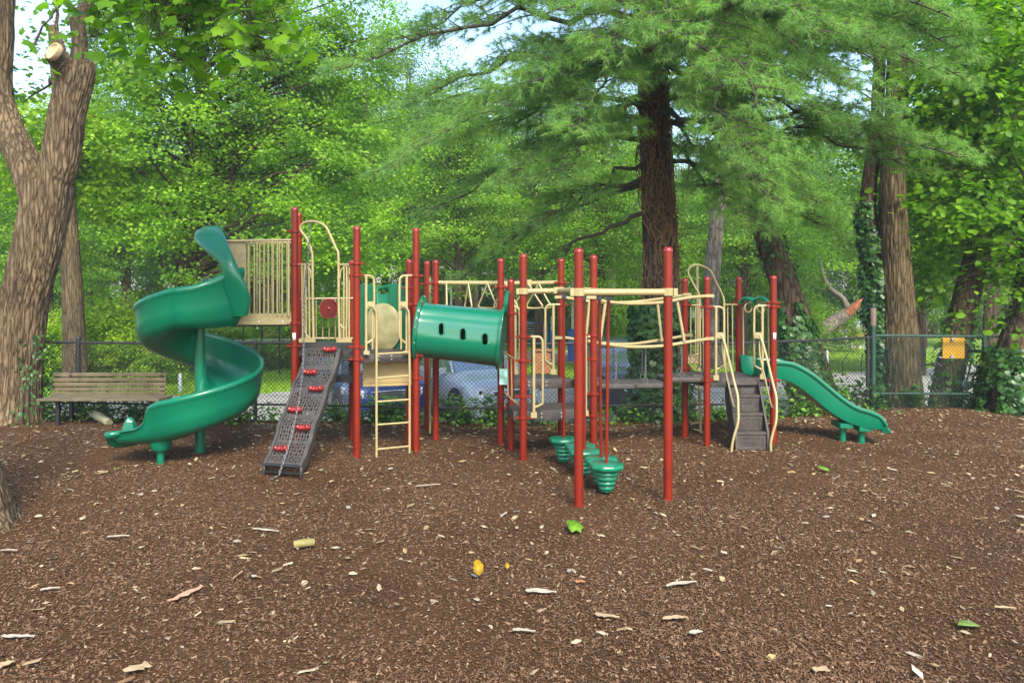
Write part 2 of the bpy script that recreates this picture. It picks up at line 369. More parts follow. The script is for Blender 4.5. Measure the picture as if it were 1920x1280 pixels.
LEAF = {  # outline (u along, v across, w up), faces
 'rhomb': ([(0, 0, 0), (.5, .36, .07), (1, 0, -.04), (.5, -.36, .07)], [(0, 1, 2), (0, 2, 3)]),
 'oval': ([(0, 0, 0), (.3, .34, .06), (.72, .30, .02), (1, 0, -.08), (.72, -.30, .02), (.3, -.34, .06)], [(0, 1, 2), (0, 2, 3), (0, 3, 4), (0, 4, 5)]),
 'lobed': ([(0, 0, 0), (-.06, .30, .03), (.06, .60, -.04), (.34, .47, .05), (.60, .60, -.05), (.72, .30, .04), (1.02, 0, -.12), (.72, -.30, .04), (.60, -.60, -.05), (.34, -.47, .05), (.06, -.60, -.04), (-.06, -.30, .03)],
           [(0, 1, 3), (1, 2, 3), (0, 3, 5), (3, 4, 5), (0, 5, 7), (5, 6, 7), (0, 7, 9), (7, 8, 9), (0, 9, 11), (9, 10, 11)]),
}
def leaves(name, P, N, size, mat, shape='rhomb', rng=rng, T=None):
    o_, f_ = LEAF[shape]; O = np.array(o_); Fc = np.array(f_); n = len(P)
    N = N / (np.linalg.norm(N, axis=1, keepdims=True) + 1e-9)
    if T is None: T, B_ = basis(N, rng)
    else:
        T = T - N * (T * N).sum(1, keepdims=True); T /= np.linalg.norm(T, axis=1, keepdims=True) + 1e-9; B_ = np.cross(N, T)
    s = np.asarray(size)[:, None, None] if hasattr(size, '__len__') else size
    V = P[:, None] + s * (O[None, :, 0, None] * T[:, None] + O[None, :, 1, None] * B_[:, None] + O[None, :, 2, None] * N[:, None])
    Fa = (np.arange(n)[:, None, None] * len(O) + Fc[None]).reshape(-1, 3)
    return npmesh(name, V.reshape(-1, 3), Fa, mat)
# pale leaf litter
x, y = ground_pts(5600, 4.2, 14.3, .62, rng)
xe = rng.random(1500) * 13.5 - 4; ye = np.interp(xe, FX, FY) - np.abs(rng.normal(0, .55, 1500)); xe = np.concatenate([x, xe]); ye = np.concatenate([y, ye]); n_ = len(xe)
N = np.stack([rng.normal(0, .18, n_), rng.normal(0, .18, n_), np.ones(n_)], 1)
P = np.stack([xe, ye, gzv(xe, ye) + und(xe, ye) + .014], 1)
sz = .014 + .07 * rng.random(n_) ** 4.0
LEAF['shard'] = ([(0, 0, 0), (.2, .16, .05), (.62, .20, .0), (1, .03, .06), (.8, -.13, .0), (.35, -.17, .07)], [(0, 1, 5), (1, 2, 5), (2, 4, 5), (2, 3, 4)])
q1 = rng.random(n_) < .7
lm1 = leaves('leaf_litter', P[q1], N[q1], sz[q1] * 1.5, litterm, 'shard')
tag(link('bark_flakes', lm1), 'thin pale bark flakes scattered over the mulch', 'bark flakes', kind='stuff')
P, N, sz = P[~q1], N[~q1], sz[~q1]
tag(link('leaf_litter', leaves('leaf_litter', P, N, sz, litterm, 'oval')), 'small dry tan leaves scattered over the mulch', 'leaf litter', kind='stuff')

# ------------------------------------------------------------ play structure (everything bolted together is one thing)
PS = empty('play_structure', (0, 10.5, 0), 'large red, tan and green climbing frame with slides, tunnel and towers standing on brown mulch', 'play structure')
def g0(x, y): return float(und(np.array(x), np.array(y)))
POSTS = {}
def post(key, px, D, topy, clamps=(), label=None):
    X = gx(px, D); zt = H + (HZ - topy) * D / F; g = g0(X, D)
    t = MB(); r = .0445
    t.tube([(X, D, g - .15), (X, D, zt - .035)], r, 20)
    o = t.build('post', red, PS)
    c = MB(); c.lathe((X, D, zt - .04), [(.048, 0), (.049, .012), (.045, .028), (.032, .040), (.012, .047), (.001, .048)], 20); c.build('cap', redplastic, o)
    for cy in clamps: clamp(o, X, D, H + (HZ - cy) * D / F)
    POSTS[key] = (X, D, zt, o); return o
def clamp(o, X, D, z, mat=None):
    c = MB(); c.lathe((X, D, z - .018), [(.046, 0), (.056, .003), (.058, .018), (.056, .033), (.046, .036)], 20)
    for s in (-1, 1):
        c.box((X + s * .07, D - .012, z), (.045, .03, .034)); c.tube([(X + s * .075, D - .04, z), (X + s * .075, D + .02, z)], .009, 6)
    c.build('clamp', mat or red, o)
post('A', 1085, 7.84, 466); post('B', 1252.5, 8.07, 464)
post('C', 981, 9.89, 476.5, (631, 676, 743, 783)); post('D', 1113, 10.14, 478.5, (629, 673, 738, 779))
post('E', 939, 10.9, 485, (538, 640)); post('F', 958, 10.55, 524, (588, 764))
post('G', 817, 11.35, 488, (531,)); post('H', 801, 11.98, 490, (532,))
post('I', 780, 10.4, 428, (517, 570, 666, 709)); post('J', 767.5, 10.9, 487, (540,))
post('K', 669, 10.05, 425, (494, 516, 650, 673)); post('K2', 660, 11.3, 489, (560,))
post('L', 552.5, 10.3, 389, (434, 496, 606, 648)); post('L2', 560, 11.1, 400, (440, 495))
post('M', 1284, 11.5, 522, (572, 690)); post('N', 1325.5, 10.93, 519.5, (576, 713))
post('O', 1385, 12.0, 519, (567,)); post('P', 1450, 11.04, 517, (567, 575, 713)); post('Q', 1052, 11.05, 485, (530, 571))
def pz(py, D): return H + (HZ - py) * D / F
def part(t, name, mat, label=None, parent=None, angle=38):
    o = t.build(name, mat, parent or PS, angle)
    if label: o['label'] = label
    return o
# --- decks
def deckpoly(pts, z, label, th=.045, fascia=.12):
    t = MB(); t.prism(pts, z - fascia, z)
    o = part(t, 'deck', deckm, label)
    a, b = Vector(pts[0]), Vector(pts[1]); d = (b - a); nn = Vector((d.y, -d.x)).normalized()
    for tt in (.35, .6):
        q = a + d * tt + nn * .004
        for dz in (-.035, -.08): part(MB().lathe((q.x, q.y, z + dz), [(.009, -.004), (.01, 0), (.009, .004)], 8, M=nn.to_3d().to_track_quat('Z', 'Y').to_matrix()), 'bolt', galv, parent=o)
    return o
XA = {k: (v[0], v[1]) for k, v in POSTS.items()}
deckpoly([(-2.72, 10.36), (-1.95, 10.12), (-2.2, 11.28), (-2.86, 11.1)], 1.35, 'deck above the rock climber')
deckpoly([(-1.87, 10.1), (-1.27, 10.42), (-1.36, 10.95), (-2.16, 11.22)], 1.29, 'deck above the tan ladder')
deckpoly([(-3.75, 10.15), (-2.8, 10.33), (-2.93, 11.1), (-3.8, 11.0)], 1.68, 'upper deck at the spiral slide', fascia=.06)
deckpoly([(.02, 10.0), (1.0, 10.2), (.86, 10.78), (-.08, 10.74)], .60, 'lower step deck')
deckpoly([(-.10, 10.76), (.82, 10.80), (.62, 11.35), (-.16, 11.35)], .905, 'upper step deck')
deckpoly([(2.62, 11.0), (3.48, 11.1), (3.34, 11.98), (2.45, 11.55)], .89, 'deck above the black stairs')
# mesh riser and tan kick panels under decks
t = MB(); t.bar((-1.90, 10.45, 1.02), (-1.3, 10.62, 1.02), .02, .26); t.bar((-1.90, 10.46, .87), (-1.3, 10.63, .87), .02, .05); part(t, 'kick_panel', tanpanel, 'tan riser panel below the ladder deck')

# --- perforated sheets with true holes
def perf(name, fn, nu, nv, hole, mat, parent, th=.006, seg=8, label=None):
    vs = []; fs = []; idx = {}
    def cv(i, j):
        if (i, j) not in idx: idx[(i, j)] = len(vs); vs.append(fn(i / nu, j / nv))
        return idx[(i, j)]
    for i in range(nu):
        for j in range(nv):
            r = hole(i, j); c = [cv(i, j), cv(i + 1, j), cv(i + 1, j + 1), cv(i, j + 1)]
            if r <= 0: fs.append(tuple(c)); continue
            k0 = len(vs)
            for k in range(8):
                a = -3 * math.pi / 4 + k * math.pi / 4
                vs.append(fn((i + .5 + r * math.cos(a)) / nu, (j + .5 + r * math.sin(a)) / nv))
            h = [k0 + k for k in range(8)]
            for s in range(4):
                s2 = (s + 1) % 4
                fs.append((c[s], h[2 * s + 1], h[2 * s])); fs.append((c[s], c[s2], h[2 * s + 1])); fs.append((c[s2], h[(2 * s + 2) % 8], h[2 * s + 1]))
    t = MB(); t.add(vs, fs); o = t.build(name, mat, parent, 50); solidify(o, th)
    if label: o['label'] = label
    return o
# --- rock climber
wp = [(0, 0, 0), (.10, .02, -.07), (.22, .16, -.22), (.36, .24, -.42), (.44, .36, -.52), (.58, .48, -.66), (.68, .56, -.80), (.80, .72, -.92), (.92, .84, -1.10), (1.0, .93, -1.22)]
W0 = Vector((-2.52, 10.17, 1.345)); wu = Vector((.46, -.13, 0)).normalized() * .45; wd = Vector((-.27, -.93, 0))
def wall(u, v):
    tt = v; zz = np.interp(tt, [0, .06, .2, .36, .5, .64, .8, 1], [0, -.02, -.24, -.42, -.62, -.80, -1.02, -1.24])
    dd = np.interp(tt, [0, .06, .2, .36, .5, .64, .8, 1], [0, .055, .165, .36, .47, .655, .775, .98])
    return W0 + wu * u + wd * float(dd) + Vector((0, 0, float(zz) + .012 * math.sin(tt * 40)))
RC = part(MB().tube([wall(0, 0), wall(1, 0)], .02, 8), 'climbing_ramp', wallm, 'grey perforated rock climber with red holds')
perf('ramp_surface', wall, 13, 40, lambda i, j: (.43 if (i + j) % 2 == 0 else .27) if (0 < i < 12 and j % 8 != 7) else 0, wallm, RC, .010)
for u in (-.0, 1.0):
    t = MB(); ring = []
    for k in range(41):
        p = wall(u, k / 40); nn = Vector((0, -.55, .8)).normalized(); s = wu.normalized() * .018
        ring.append([p + s + nn * .02, p - s + nn * .02, p - s - nn * .09, p + s - nn * .09])
    t.loft(ring); t.build('side_rail', wallm, RC)
for (u, v) in ((.72, .06), (.32, .235), (.70, .385), (.28, .55), (.72, .69), (.28, .86)):
    p = wall(u, v); t = MB(); a = p - wu * .19 + Vector((0, -.03, .02)); q = p + wu * .19 + Vector((0, -.03, .02))
    pts = [a.lerp(q, k / 8) + Vector((0, -.012 * (k % 2), .008 * math.sin(k * 2))) for k in range(9)]
    t.tube(pts, [.018, .030, .028, .030, .026, .028, .028, .038, .024], 10, smooth=2); t.build('hold', redplastic, RC)
t = MB(); a = wall(-.02, 1.0); q = wall(1.02, 1.0); dz = Vector((0, -.0, -.075)); t.bar(a + dz, q + dz, .05, .012)
t.bar(a, a + Vector((0, -.02, -.14)), .03, .03); t.bar(q, q + Vector((0, -.02, -.14)), .03, .03); t.tube([a, q], .022, 8)
t.build('foot_bar', blackm, RC)
# mesh riser to its right
perf('mesh_riser', lambda u, v: Vector((-2.16 + .2 * u, 10.36, 1.28 - .32 * v)), 12, 16, lambda i, j: .3, blackm, PS, .004)
t = MB(); t.bar((-2.4, 10.38, .96), (-1.93, 10.3, .96), .04, .09); t.bar((-1.98, 10.35, 1.3), (-1.98, 10.35, .95), .05, .05); part(t, 'riser_frame', blackm)

# --- tube helper parts
def tb(name, pts, r=.0165, mat=None, label=None, smooth=0, parent=None, n=10, closed=False):
    return part(MB().tube(pts, r, n, smooth=smooth, closed=closed), name, mat or beige, label, parent)
# arch over the rock climber, in the plane L-K
def onLK(px, py):
    a, b = Vector((-2.725, 10.3)), Vector((-1.905, 10.05)); k = (px - 960) / F
    s = (a.x - k * a.y) / (k * (b.y - a.y) - (b.x - a.x)); q = a + (b - a) * s
    return Vector((q.x, q.y, pz(py, q.y)))
AR = tb('entry_arch', [onLK(*p) for p in ((588, 640), (586.5, 560), (586, 490), (584, 470), (575, 447), (565, 434), (563.5, 425), (570, 418), (583, 415), (600, 418), (612, 427), (620, 443), (630, 466), (634.5, 480), (635, 560), (637, 640))], .0165, smooth=3, label='tan arch over the rock climber')
for (x0, x1) in ((557, 586), (635, 668)): tb('rail', [onLK(x0, 496), onLK(x1, 496)], .0145, parent=AR)
for px in (566, 573, 579): tb('baluster', [onLK(px, 498), onLK(px + 1.5, 634)], .011, parent=AR)
for px in (645, 650, 655): tb('baluster', [onLK(px, 498), onLK(px - .5, 634)], .011, parent=AR)
tb('loop', [onLK(584, 522), onLK(582, 508), onLK(576, 501), onLK(571, 504), onLK(570, 600), onLK(575, 628), onLK(584, 634)], .011, parent=AR, smooth=3)
tb('loop', [onLK(637, 522), onLK(639, 508), onLK(645, 501), onLK(650, 504), onLK(650, 600), onLK(646, 616), onLK(638, 608)], .011, parent=AR, smooth=3)
for a, b_ in ((562, 592), (632, 660)):
    t = MB(); t.bar(onLK(a, 638) + Vector((0, -.02, 0)), onLK(b_, 638) + Vector((0, -.02, 0)), .03, .05); t.build('foot_plate', beige, AR)
# rear guard rail with talk tube
RG = tb('guard_rail', [at(560, 560, 11.08), at(662, 559, 11.25)], .0145, label='rear guard rail behind the climber deck')
for px in (581, 593, 605, 617, 629, 641): tb('baluster', [at(px, 560, 11.15), at(px, 636, 11.15)], .009, parent=RG)
tb('rail', [at(560, 634, 11.08), at(662, 634, 11.25)], .0145, parent=RG)
t = MB(); c = at(616.5, 578.5, 11.0); M_ = Matrix.Rotation(R(90), 3, 'X') @ Matrix.Rotation(R(12), 3, 'Y')
t.lathe(c, [(.118, .03), (.122, .015), (.10, -.01), (.06, -.05), (.03, -.075), (.02, -.08), (.02, -.02), (.055, .0), (.112, .03)], 32, M=M_, scal=lambda a, r, z: 1 + .12 * abs(math.sin(a)))
t.lathe(c + Vector((0, -.0, 0)), [(.03, .0), (.03, .03), (.012, .045), (.001, .047)], 12, M=M_)
part(t, 'talk_tube', redplastic, 'red cone shaped talk tube')

# --- guard panel of the upper deck (tan)
GP = part(MB().bar(at(424, 529, 10.16), at(462, 529, 10.24), .02, 1.045), 'side_panel', beigepanel, 'tan barrier panel beside the spiral slide')
tb('rail', [at(421, 452, 10.14), at(549, 450, 10.3)], .0175, parent=GP)
t = MB(); t.bar(at(422, 598, 10.15), at(549, 598, 10.29), .022, .14); t.build('bottom_board', beigepanel, GP)
for px in (466, 477, 487, 495, 503, 512, 520, 529, 541): tb('baluster', [at(px, 452, 10.23), at(px, 592, 10.23)], .0115 if px not in (466, 541) else .017, parent=GP)
tb('rail', [at(468, 592, 10.22), at(545, 591, 10.28)], .0125, parent=GP)
for px in (440, 485, 530): MB().lathe(at(px, 603, 10.12), [(.001, -.004), (.012, -.003), (.012, .004), (.001, .008)], 10, M=Matrix.Rotation(R(90), 3, 'X')).build('bolt', galv, GP)
GR2 = tb('guard_rail', [at(430, 455, 11.0), at(560, 455, 11.1)], .0145, label='far guard rail of the upper deck')
for px in range(440, 556, 14): tb('baluster', [at(px, 455, 11.02), at(px, 590, 11.02)], .009, parent=GR2)

# --- ladder between K and I
def onKI(px, py, off=0.06):
    a, b = Vector((-1.905, 10.05)), Vector((-1.222, 10.4)); nn = Vector((.456, -.89)) * off; a = a + nn; b = b + nn
    k = (px - 960) / F; s = (a.x - k * a.y) / (k * (b.y - a.y) - (b.x - a.x)); q = a + (b - a) * s
    return Vector((q.x, q.y, pz(py, q.y)))
LD = tb('ladder', [onKI(706, 863), onKI(706, 700), onKI(706, 600), onKI(704, 582), onKI(697, 574), onKI(692, 574)], .0155, smooth=3, label='tan ladder up to the middle deck')
tb('stile', [onKI(768, 856), onKI(768, 700), onKI(767, 600), onKI(765, 582), onKI(758, 574), onKI(753, 574)], .0155, smooth=3, parent=LD)
for l_, r_ in ((663.7, 660), (708.7, 704), (753, 748.5), (796, 791.5), (842, 836)): tb('rung', [onKI(706, l_), onKI(768, r_)], .0125, parent=LD)
for sx, x0, x1, xp in ((1, 686.5, 701.5, 674), (-1, 762.5, 749, 776)):
    G = tb('grab_loop', [onKI(xp, 516.5, 0), onKI(x1 - sx * 8, 517, 0), onKI(x1 - sx * 2, 521, 0), onKI(x1, 532, 0), onKI(x1, 600, 0), onKI(x1, 628, 0), onKI(x1 - sx * 4, 637, 0), onKI(x0, 644, 0)], .0155, smooth=3, label='tan hand loop at the ladder top')
    tb('upright', [onKI(x0, 517, 0), onKI(x0, 664, 0)], .017, parent=G)
    t = MB(); t.bar(onKI(x0, 572, .01), onKI(x1 + sx * 1, 572, .01), .012, .09); t.build('gusset', beige, G)
    t = MB(); t.bar(onKI(x0 - sx * 5, 661, .03), onKI(x0 + sx * 6, 661, .03), .02, .05); t.build('foot_plate', beige, G)
    tb('inner_bar', [onKI(x1 - sx * 3, 582, .01), onKI(x1 - sx * 3, 655, .01)], .010, parent=G)

def cut(o, cutter):
    import bmesh
    for ob in (o, cutter):
        bm = bmesh.new(); bm.from_mesh(ob.data); bmesh.ops.remove_doubles(bm, verts=bm.verts, dist=1e-5); bmesh.ops.recalc_face_normals(bm, faces=bm.faces); bm.to_mesh(ob.data); bm.free()
    md = o.modifiers.new('b', 'BOOLEAN'); md.object = cutter; md.operation = 'DIFFERENCE'; md.solver = 'EXACT'
    bpy.context.view_layer.update(); dg = bpy.context.evaluated_depsgraph_get()
    me = bpy.data.meshes.new_from_object(o.evaluated_get(dg)); o.modifiers.clear(); o.data = me
    bpy.data.objects.remove(cutter)
# --- green end panel with cloudy bubble
a, b_ = at(672, 600, 11.22), at(764, 600, 10.98)
def wav(u): return .02 * math.sin(u * 11)
t = MB(); n = 24; f = []; bk = []
dirn = (b_ - a); nn = Vector((dirn.y, -dirn.x, 0)).normalized() * .012
top = [(a + dirn * (k / n)) for k in range(n + 1)]
rings = []
for k in range(n + 1):
    p = top[k]; zt = pz(534, 11.1) + wav(k / n); zb = 1.30
    rings.append([(p + nn).to_tuple()[:2] + (zb,), (p + nn).to_tuple()[:2] + (zt - .01,), p.to_tuple()[:2] + (zt,), (p - nn).to_tuple()[:2] + (zt - .01,), (p - nn).to_tuple()[:2] + (zb,)])
t.loft(rings); GPN = part(t, 'end_panel', greendark, 'green wavy panel with a cloudy round window')
t = MB(); c = at(717.5, 614, 11.04); Mx = nn.to_track_quat('Z', 'Y').to_matrix()
t.lathe(c, [(.33, -.01), (.325, .01), (.28, .03), (.2, .045), (.08, .055), (.001, .056)], 40, M=Mx, scal=lambda a, r, z: 1 - .17 * abs(math.cos(a)) ** 2)
bo_ = t.build('bubble_window', bubble, GPN); bo_.scale.x *= 1.0
t = MB(); c_ = at(716, 549.5, 11.06); n2 = nn.normalized() * .2
t.loft([[c_ + sg * n2 + dirn.normalized() * .085 * math.cos(b) + Vector((0, 0, .045 * math.sin(b) if math.sin(b) > 0 else .012 * math.sin(b))) for b in [2 * math.pi * j / 20 for j in range(20)]] for sg in (-1, 1)])
cut(GPN, t.build('cutter', None))

# --- crawl tunnel
ta, tz = at(789, 617, 10.60), at(944, 633.5, 10.50)
ax = (tz - ta); L_ = ax.length; axn = ax.normalized(); side = axn.cross(Vector((0, 0, 1))).normalized(); upv = side.cross(axn).normalized()
def tun(u, r0, grow=0):
    ring = []
    for k in range(48):
        a_ = 2 * math.pi * k / 48; c_, s_ = math.cos(a_), math.sin(a_); e = .86
        x_ = abs(c_) ** e * (1 if c_ > 0 else -1); y_ = abs(s_) ** e * (1 if s_ > 0 else -1)
        bulge = 1 + (.03 if -.1 > s_ else 0)
        if .40 < s_ < .62: bulge -= .045
        ring.append(ta + ax * u + (side * x_ + upv * y_) * (r0 + grow) * bulge)
    return ring
rings = [tun(u, r) for u, r in ((0, .40), (.025, .40), (.03, .350), (.06, .345), (.3, .347), (.6, .350), (.9, .358), (.955, .362), (.965, .40), (1, .40), (1, .38), (.96, .335), (.6, .325), (.3, .322), (.05, .32), (0, .36))]
t = MB(); t.loft(rings + [rings[0]], caps=False)
TN = part(t, 'crawl_tunnel', None, 'green enclosed crawl tunnel with oval windows', angle=50)
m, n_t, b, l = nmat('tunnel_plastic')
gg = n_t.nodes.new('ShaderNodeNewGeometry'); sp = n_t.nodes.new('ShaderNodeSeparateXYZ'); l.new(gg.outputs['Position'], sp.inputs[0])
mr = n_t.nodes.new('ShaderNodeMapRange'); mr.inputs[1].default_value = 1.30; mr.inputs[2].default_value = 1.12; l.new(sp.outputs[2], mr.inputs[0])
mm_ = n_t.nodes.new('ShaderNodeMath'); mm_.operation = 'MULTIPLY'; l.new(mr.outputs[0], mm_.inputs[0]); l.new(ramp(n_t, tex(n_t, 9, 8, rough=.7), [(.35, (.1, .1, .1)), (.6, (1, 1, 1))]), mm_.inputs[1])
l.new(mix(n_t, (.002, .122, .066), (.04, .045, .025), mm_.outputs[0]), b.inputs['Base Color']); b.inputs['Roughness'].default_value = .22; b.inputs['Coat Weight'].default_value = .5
TN.data.materials.append(m)
ct = MB()
for px, py in ((825.5, 617), (867, 627), (909, 636)):
    c = at(px, py, 10.15); ring1 = []; ring2 = []
    for k in range(20):
        a_ = 2 * math.pi * k / 20; ox = .034 * math.cos(a_); oz = .034 * math.sin(a_) + (.037 if math.sin(a_) > 0 else -.037)
        ring1.append(c + Vector((ox, -.35, oz))); ring2.append(c + Vector((ox, .45, oz)))
    ct.loft([ring1, ring2])
cut(TN, ct.build('cutter', None))
TN.data.polygons.foreach_set('use_smooth', np.ones(len(TN.data.polygons), bool)); TN.data.set_sharp_from_angle(angle=R(35))
for px, py in ((825.5, 617), (867, 627), (909, 636)):
    c = at(px, py, 10.15); rr_ = []
    for k in range(24):
        a_ = 2 * math.pi * k / 24; q = c + Vector((.038 * math.cos(a_), 0, .038 * math.sin(a_) + (.037 if math.sin(a_) > 0 else -.037)))
        h_ = (q - ta).dot(upv); rad = float(np.interp(px, [800, 940], [.348, .365])); q += side * 0; 
        d_ = math.sqrt(max(0.0, rad * rad - h_ * h_)); base = ta + axn * (q - ta).dot(axn) + upv * h_; sg = side if side.y < 0 else -side
        rr_.append(base + sg * d_)
    MB().tube(rr_, .007, 6, closed=True).build('window_rim', m, TN)
# flange with ear hand hole
t = MB(); c = at(943, 571, 10.3); Mt = axn.to_track_quat('Z', 'Y').to_matrix()
t.lathe(tz + axn * -.02, [(.37, -.012), (.425, -.012), (.43, 0), (.425, .012), (.37, .012)], 36, M=Mt)
for s_ in (1,):
    ring = [tz + upv * (.44 + .14 * math.sin(a_)) + side * (.15 * math.cos(a_)) for a_ in [2 * math.pi * k / 16 for k in range(16)]]
    t.tube(ring, .03, 8, closed=True)
t.build('flange', green, TN)
t = MB(); t.lathe(ta, [(.36, -.012), (.44, -.012), (.445, 0), (.44, .012), (.36, .012)], 36, M=Mt); t.build('flange', green, TN)
t = MB()
for k in range(0, 14, 2):
    a_ = math.pi * (.5 + k / 13); t.lathe(ta + (side * math.cos(a_) * (1 if side.y < 0 else -1) * -1 + upv * math.sin(a_)) * .42 + axn * .014, [(.009, -.004), (.009, .004)], 6, M=Mt)
    o_ = t.build('rivet', galv, TN); t = MB()
t = MB(); t.box(at(944, 706, 10.42), (.10, .02, .20)); part(t, 'worn_apron', simple('faded_green_plastic', (.18, .36, .32), .6, .6, 14), 'faded pale apron below the tunnel end')
tb('railing', [(-.145, 10.85, 1.27), (0.0, 10.2, 1.24), (.12, 9.93, 1.20)], .012, label='small side railing under the tunnel mouth')
tb('railing', [(-.10, 10.6, .76), (0.0, 10.2, .72), (.12, 9.93, .66)], .012)
for yy in (10.5, 10.28): tb('railing', [(-.06 if yy > 10.4 else -.01, yy, 1.25), (-.05 if yy > 10.4 else 0, yy, .74)], .010)

# --- big front frame and pod beam
def beam(name, a, b_, label=None, rad=.034):
    a, b_ = Vector(a), Vector(b_); d = (b_ - a).normalized()
    o = tb(name, [a, b_], rad, label=label, n=14)
    return o
for (k1, k2) in (('A', 'B'), ('C', 'D')):
    p, q = POSTS[k1], POSTS[k2]; o = beam('beam', (p[0], p[1], 2.06), (q[0], q[1], 2.06 if k1 == 'A' else 2.075), 'tan beam between the %s posts' % ('tall front' if k1 == 'A' else 'rear'))
    for pp in (p, q):
        c_ = MB(); c_.lathe((pp[0], pp[1], 2.02), [(.047, 0), (.060, .006), (.060, .075), (.047, .08)], 8); s = 1 if pp is p else -1
        c_.box((pp[0] - s * .065, pp[1] - .01, 2.06), (.04, .10, .075)); c_.build('clamp', beige, o)
mAB = Vector((1.087, 7.955, 2.06)); mCD = Vector((.567, 10.01, 2.07))
SB = tb('beam', [mAB, mCD], .034, label='tan spine beam the stepping pods hang from', n=14)
for mm2 in (mCD,): MB().box(mm2 + Vector((0, 0, 0)), (.13, .09, .085), rz=.1).build('joint', beige, SB)
# --- overhead trapeze loops
MBk = tb('overhead_beam', [at(818, 530, 11.35), at(992, 531, 11.2), at(1052, 529.5, 11.05)], .030, label='tan overhead beam with triangular hand loops', n=14)
for (pc, w_, dep) in ((837, .03, .5), (878, .10, .48), (914, .24, .42), (948, .30, .3), (990, .36, .2), (1010, .3, .2)):
    D_ = float(np.interp(pc, [818, 1052], [11.3, 11.1])); c = at(pc, 531, D_); hw = w_ / 2 + .03
    vx = Vector((w_, -.22, 0)) * .5
    pts = [c + Vector((0, 0, 0)), c + vx * .75 + Vector((0, 0, -.22)), c + vx * 1.05 + Vector((0, 0, -.30)), c + vx * .8 + Vector((0, 0, -.335)), c - vx * .8 + Vector((0, 0, -.335)), c - vx * 1.05 + Vector((0, 0, -.30)), c - vx * .75 + Vector((0, 0, -.22)), c]
    tb('hand_loop', pts, .0125, parent=MBk, smooth=3)
MB().lathe(at(992, 531, 11.2) - Vector((0, 0, .05)), [(.03, 0), (.05, .02), (.05, .08), (.03, .1)], 14).build('joint', beige, MBk)
# rungs ladder between H and G
RL = tb('rung_ladder', [at(806.5, 520, 11.6), at(806.5, 812, 11.6)], .016, label='narrow tan rung ladder at the far left posts')
for py in (548, 588, 628, 672, 708, 745, 782): tb('rung', [at(806.5, py, 11.6), at(815, py + 4, 11.4)], .0115, parent=RL)

# --- hand loops at the step decks
def hloop(x0, x1, yt, yb, yf, D_, sx, xp, label):
    G = tb('grab_loop', [at(xp, yt, D_), at(x1 - sx * 7, yt + .5, D_), at(x1 - sx * 1.5, yt + 6, D_), at(x1, yt + 16, D_), at(x1, yb - 18, D_), at(x1 - sx * 2, yb - 7, D_), at(x0, yb, D_)], .0155, smooth=3, label=label)
    tb('upright', [at(x0, yt, D_), at(x0, yf, D_)], .019, parent=G)
    t = MB(); t.box(at(x0, yf, D_), (.075, .03, .07)); t.build('foot_plate', beige, G); return G
hloop(1001, 1017.5, 631, 764, 778, 9.95, 1, 986, 'tan hand loop at the left of the lower step')
hloop(1098, 1090, 631, 764, 775, 10.12, -1, 1109, 'tan hand loop at the right of the lower step')
hloop(1037.5, 1022.5, 571, 684, 697, 10.85, -1, 1050, 'tan hand loop at the right of the upper step')
hloop(966, 974, 574, 684, 697, 10.8, 1, 962, 'tan hand loop at the left of the upper step')
tb('railing', [at(1099, 666, 10.5), at(1110, 672, 10.2)], .012); tb('railing', [at(1099, 733, 10.5), at(1110, 739, 10.2)], .012)
for px in (1101, 1106): tb('railing', [at(px, 668, 10.4), at(px, 736, 10.4)], .010)

# --- bridge hand rails
def rail3(pts, r=.022): return tb('bridge_rail', pts, r, label='curved tan hand rail of the plank bridge', smooth=6, n=12)
Dq, Dm, Dd, Dn = 11.05, 11.5, 10.14, 10.93
rail3([at(1044, 557, Dq), at(1060, 558, Dq), at(1117, 566, 11.15), at(1180, 566.5, 11.25), at(1240, 560, 11.4), at(1290, 552, Dm)])
rail3([at(1044, 633, Dq), at(1060, 633, Dq), at(1117, 642, 11.15), at(1180, 645, 11.25), at(1240, 637, 11.4), at(1292, 628, Dm)])
rail3([at(1102, 557.5, Dd), at(1135, 565, 10.2), at(1180, 569, 10.4), at(1240, 567, 10.65), at(1290, 558, 10.8), at(1333, 554.5, Dn)])
rail3([at(1102, 639, Dd), at(1135, 645, 10.2), at(1180, 650, 10.4), at(1240, 648.5, 10.65), at(1290, 641, 10.8), at(1333, 634.5, Dn)])
for (x0, y0, x1, y1, D_) in ((1105, 566, 1098, 640, 11.1), (1135, 568, 1125, 640, 10.2), (1233, 570, 1241, 640, 11.3), (1270, 566, 1283, 640, 10.75)):
    tb('rail_strut', [at(x0, y0, D_), at(x1, y1, D_)], .020)
for k, (px, py, D_) in enumerate(((1329, 554.5, Dn), (1329, 634.5, Dn), (1287, 552, Dm), (1289, 628, Dm), (1108, 557.5, Dd), (1048, 557, Dq), (1048, 633, Dq))):
    t = MB(); t.box(at(px, py, D_) + Vector((0, 0, 0)), (.12, .115, .042)); part(t, 'rail_bracket', beige)

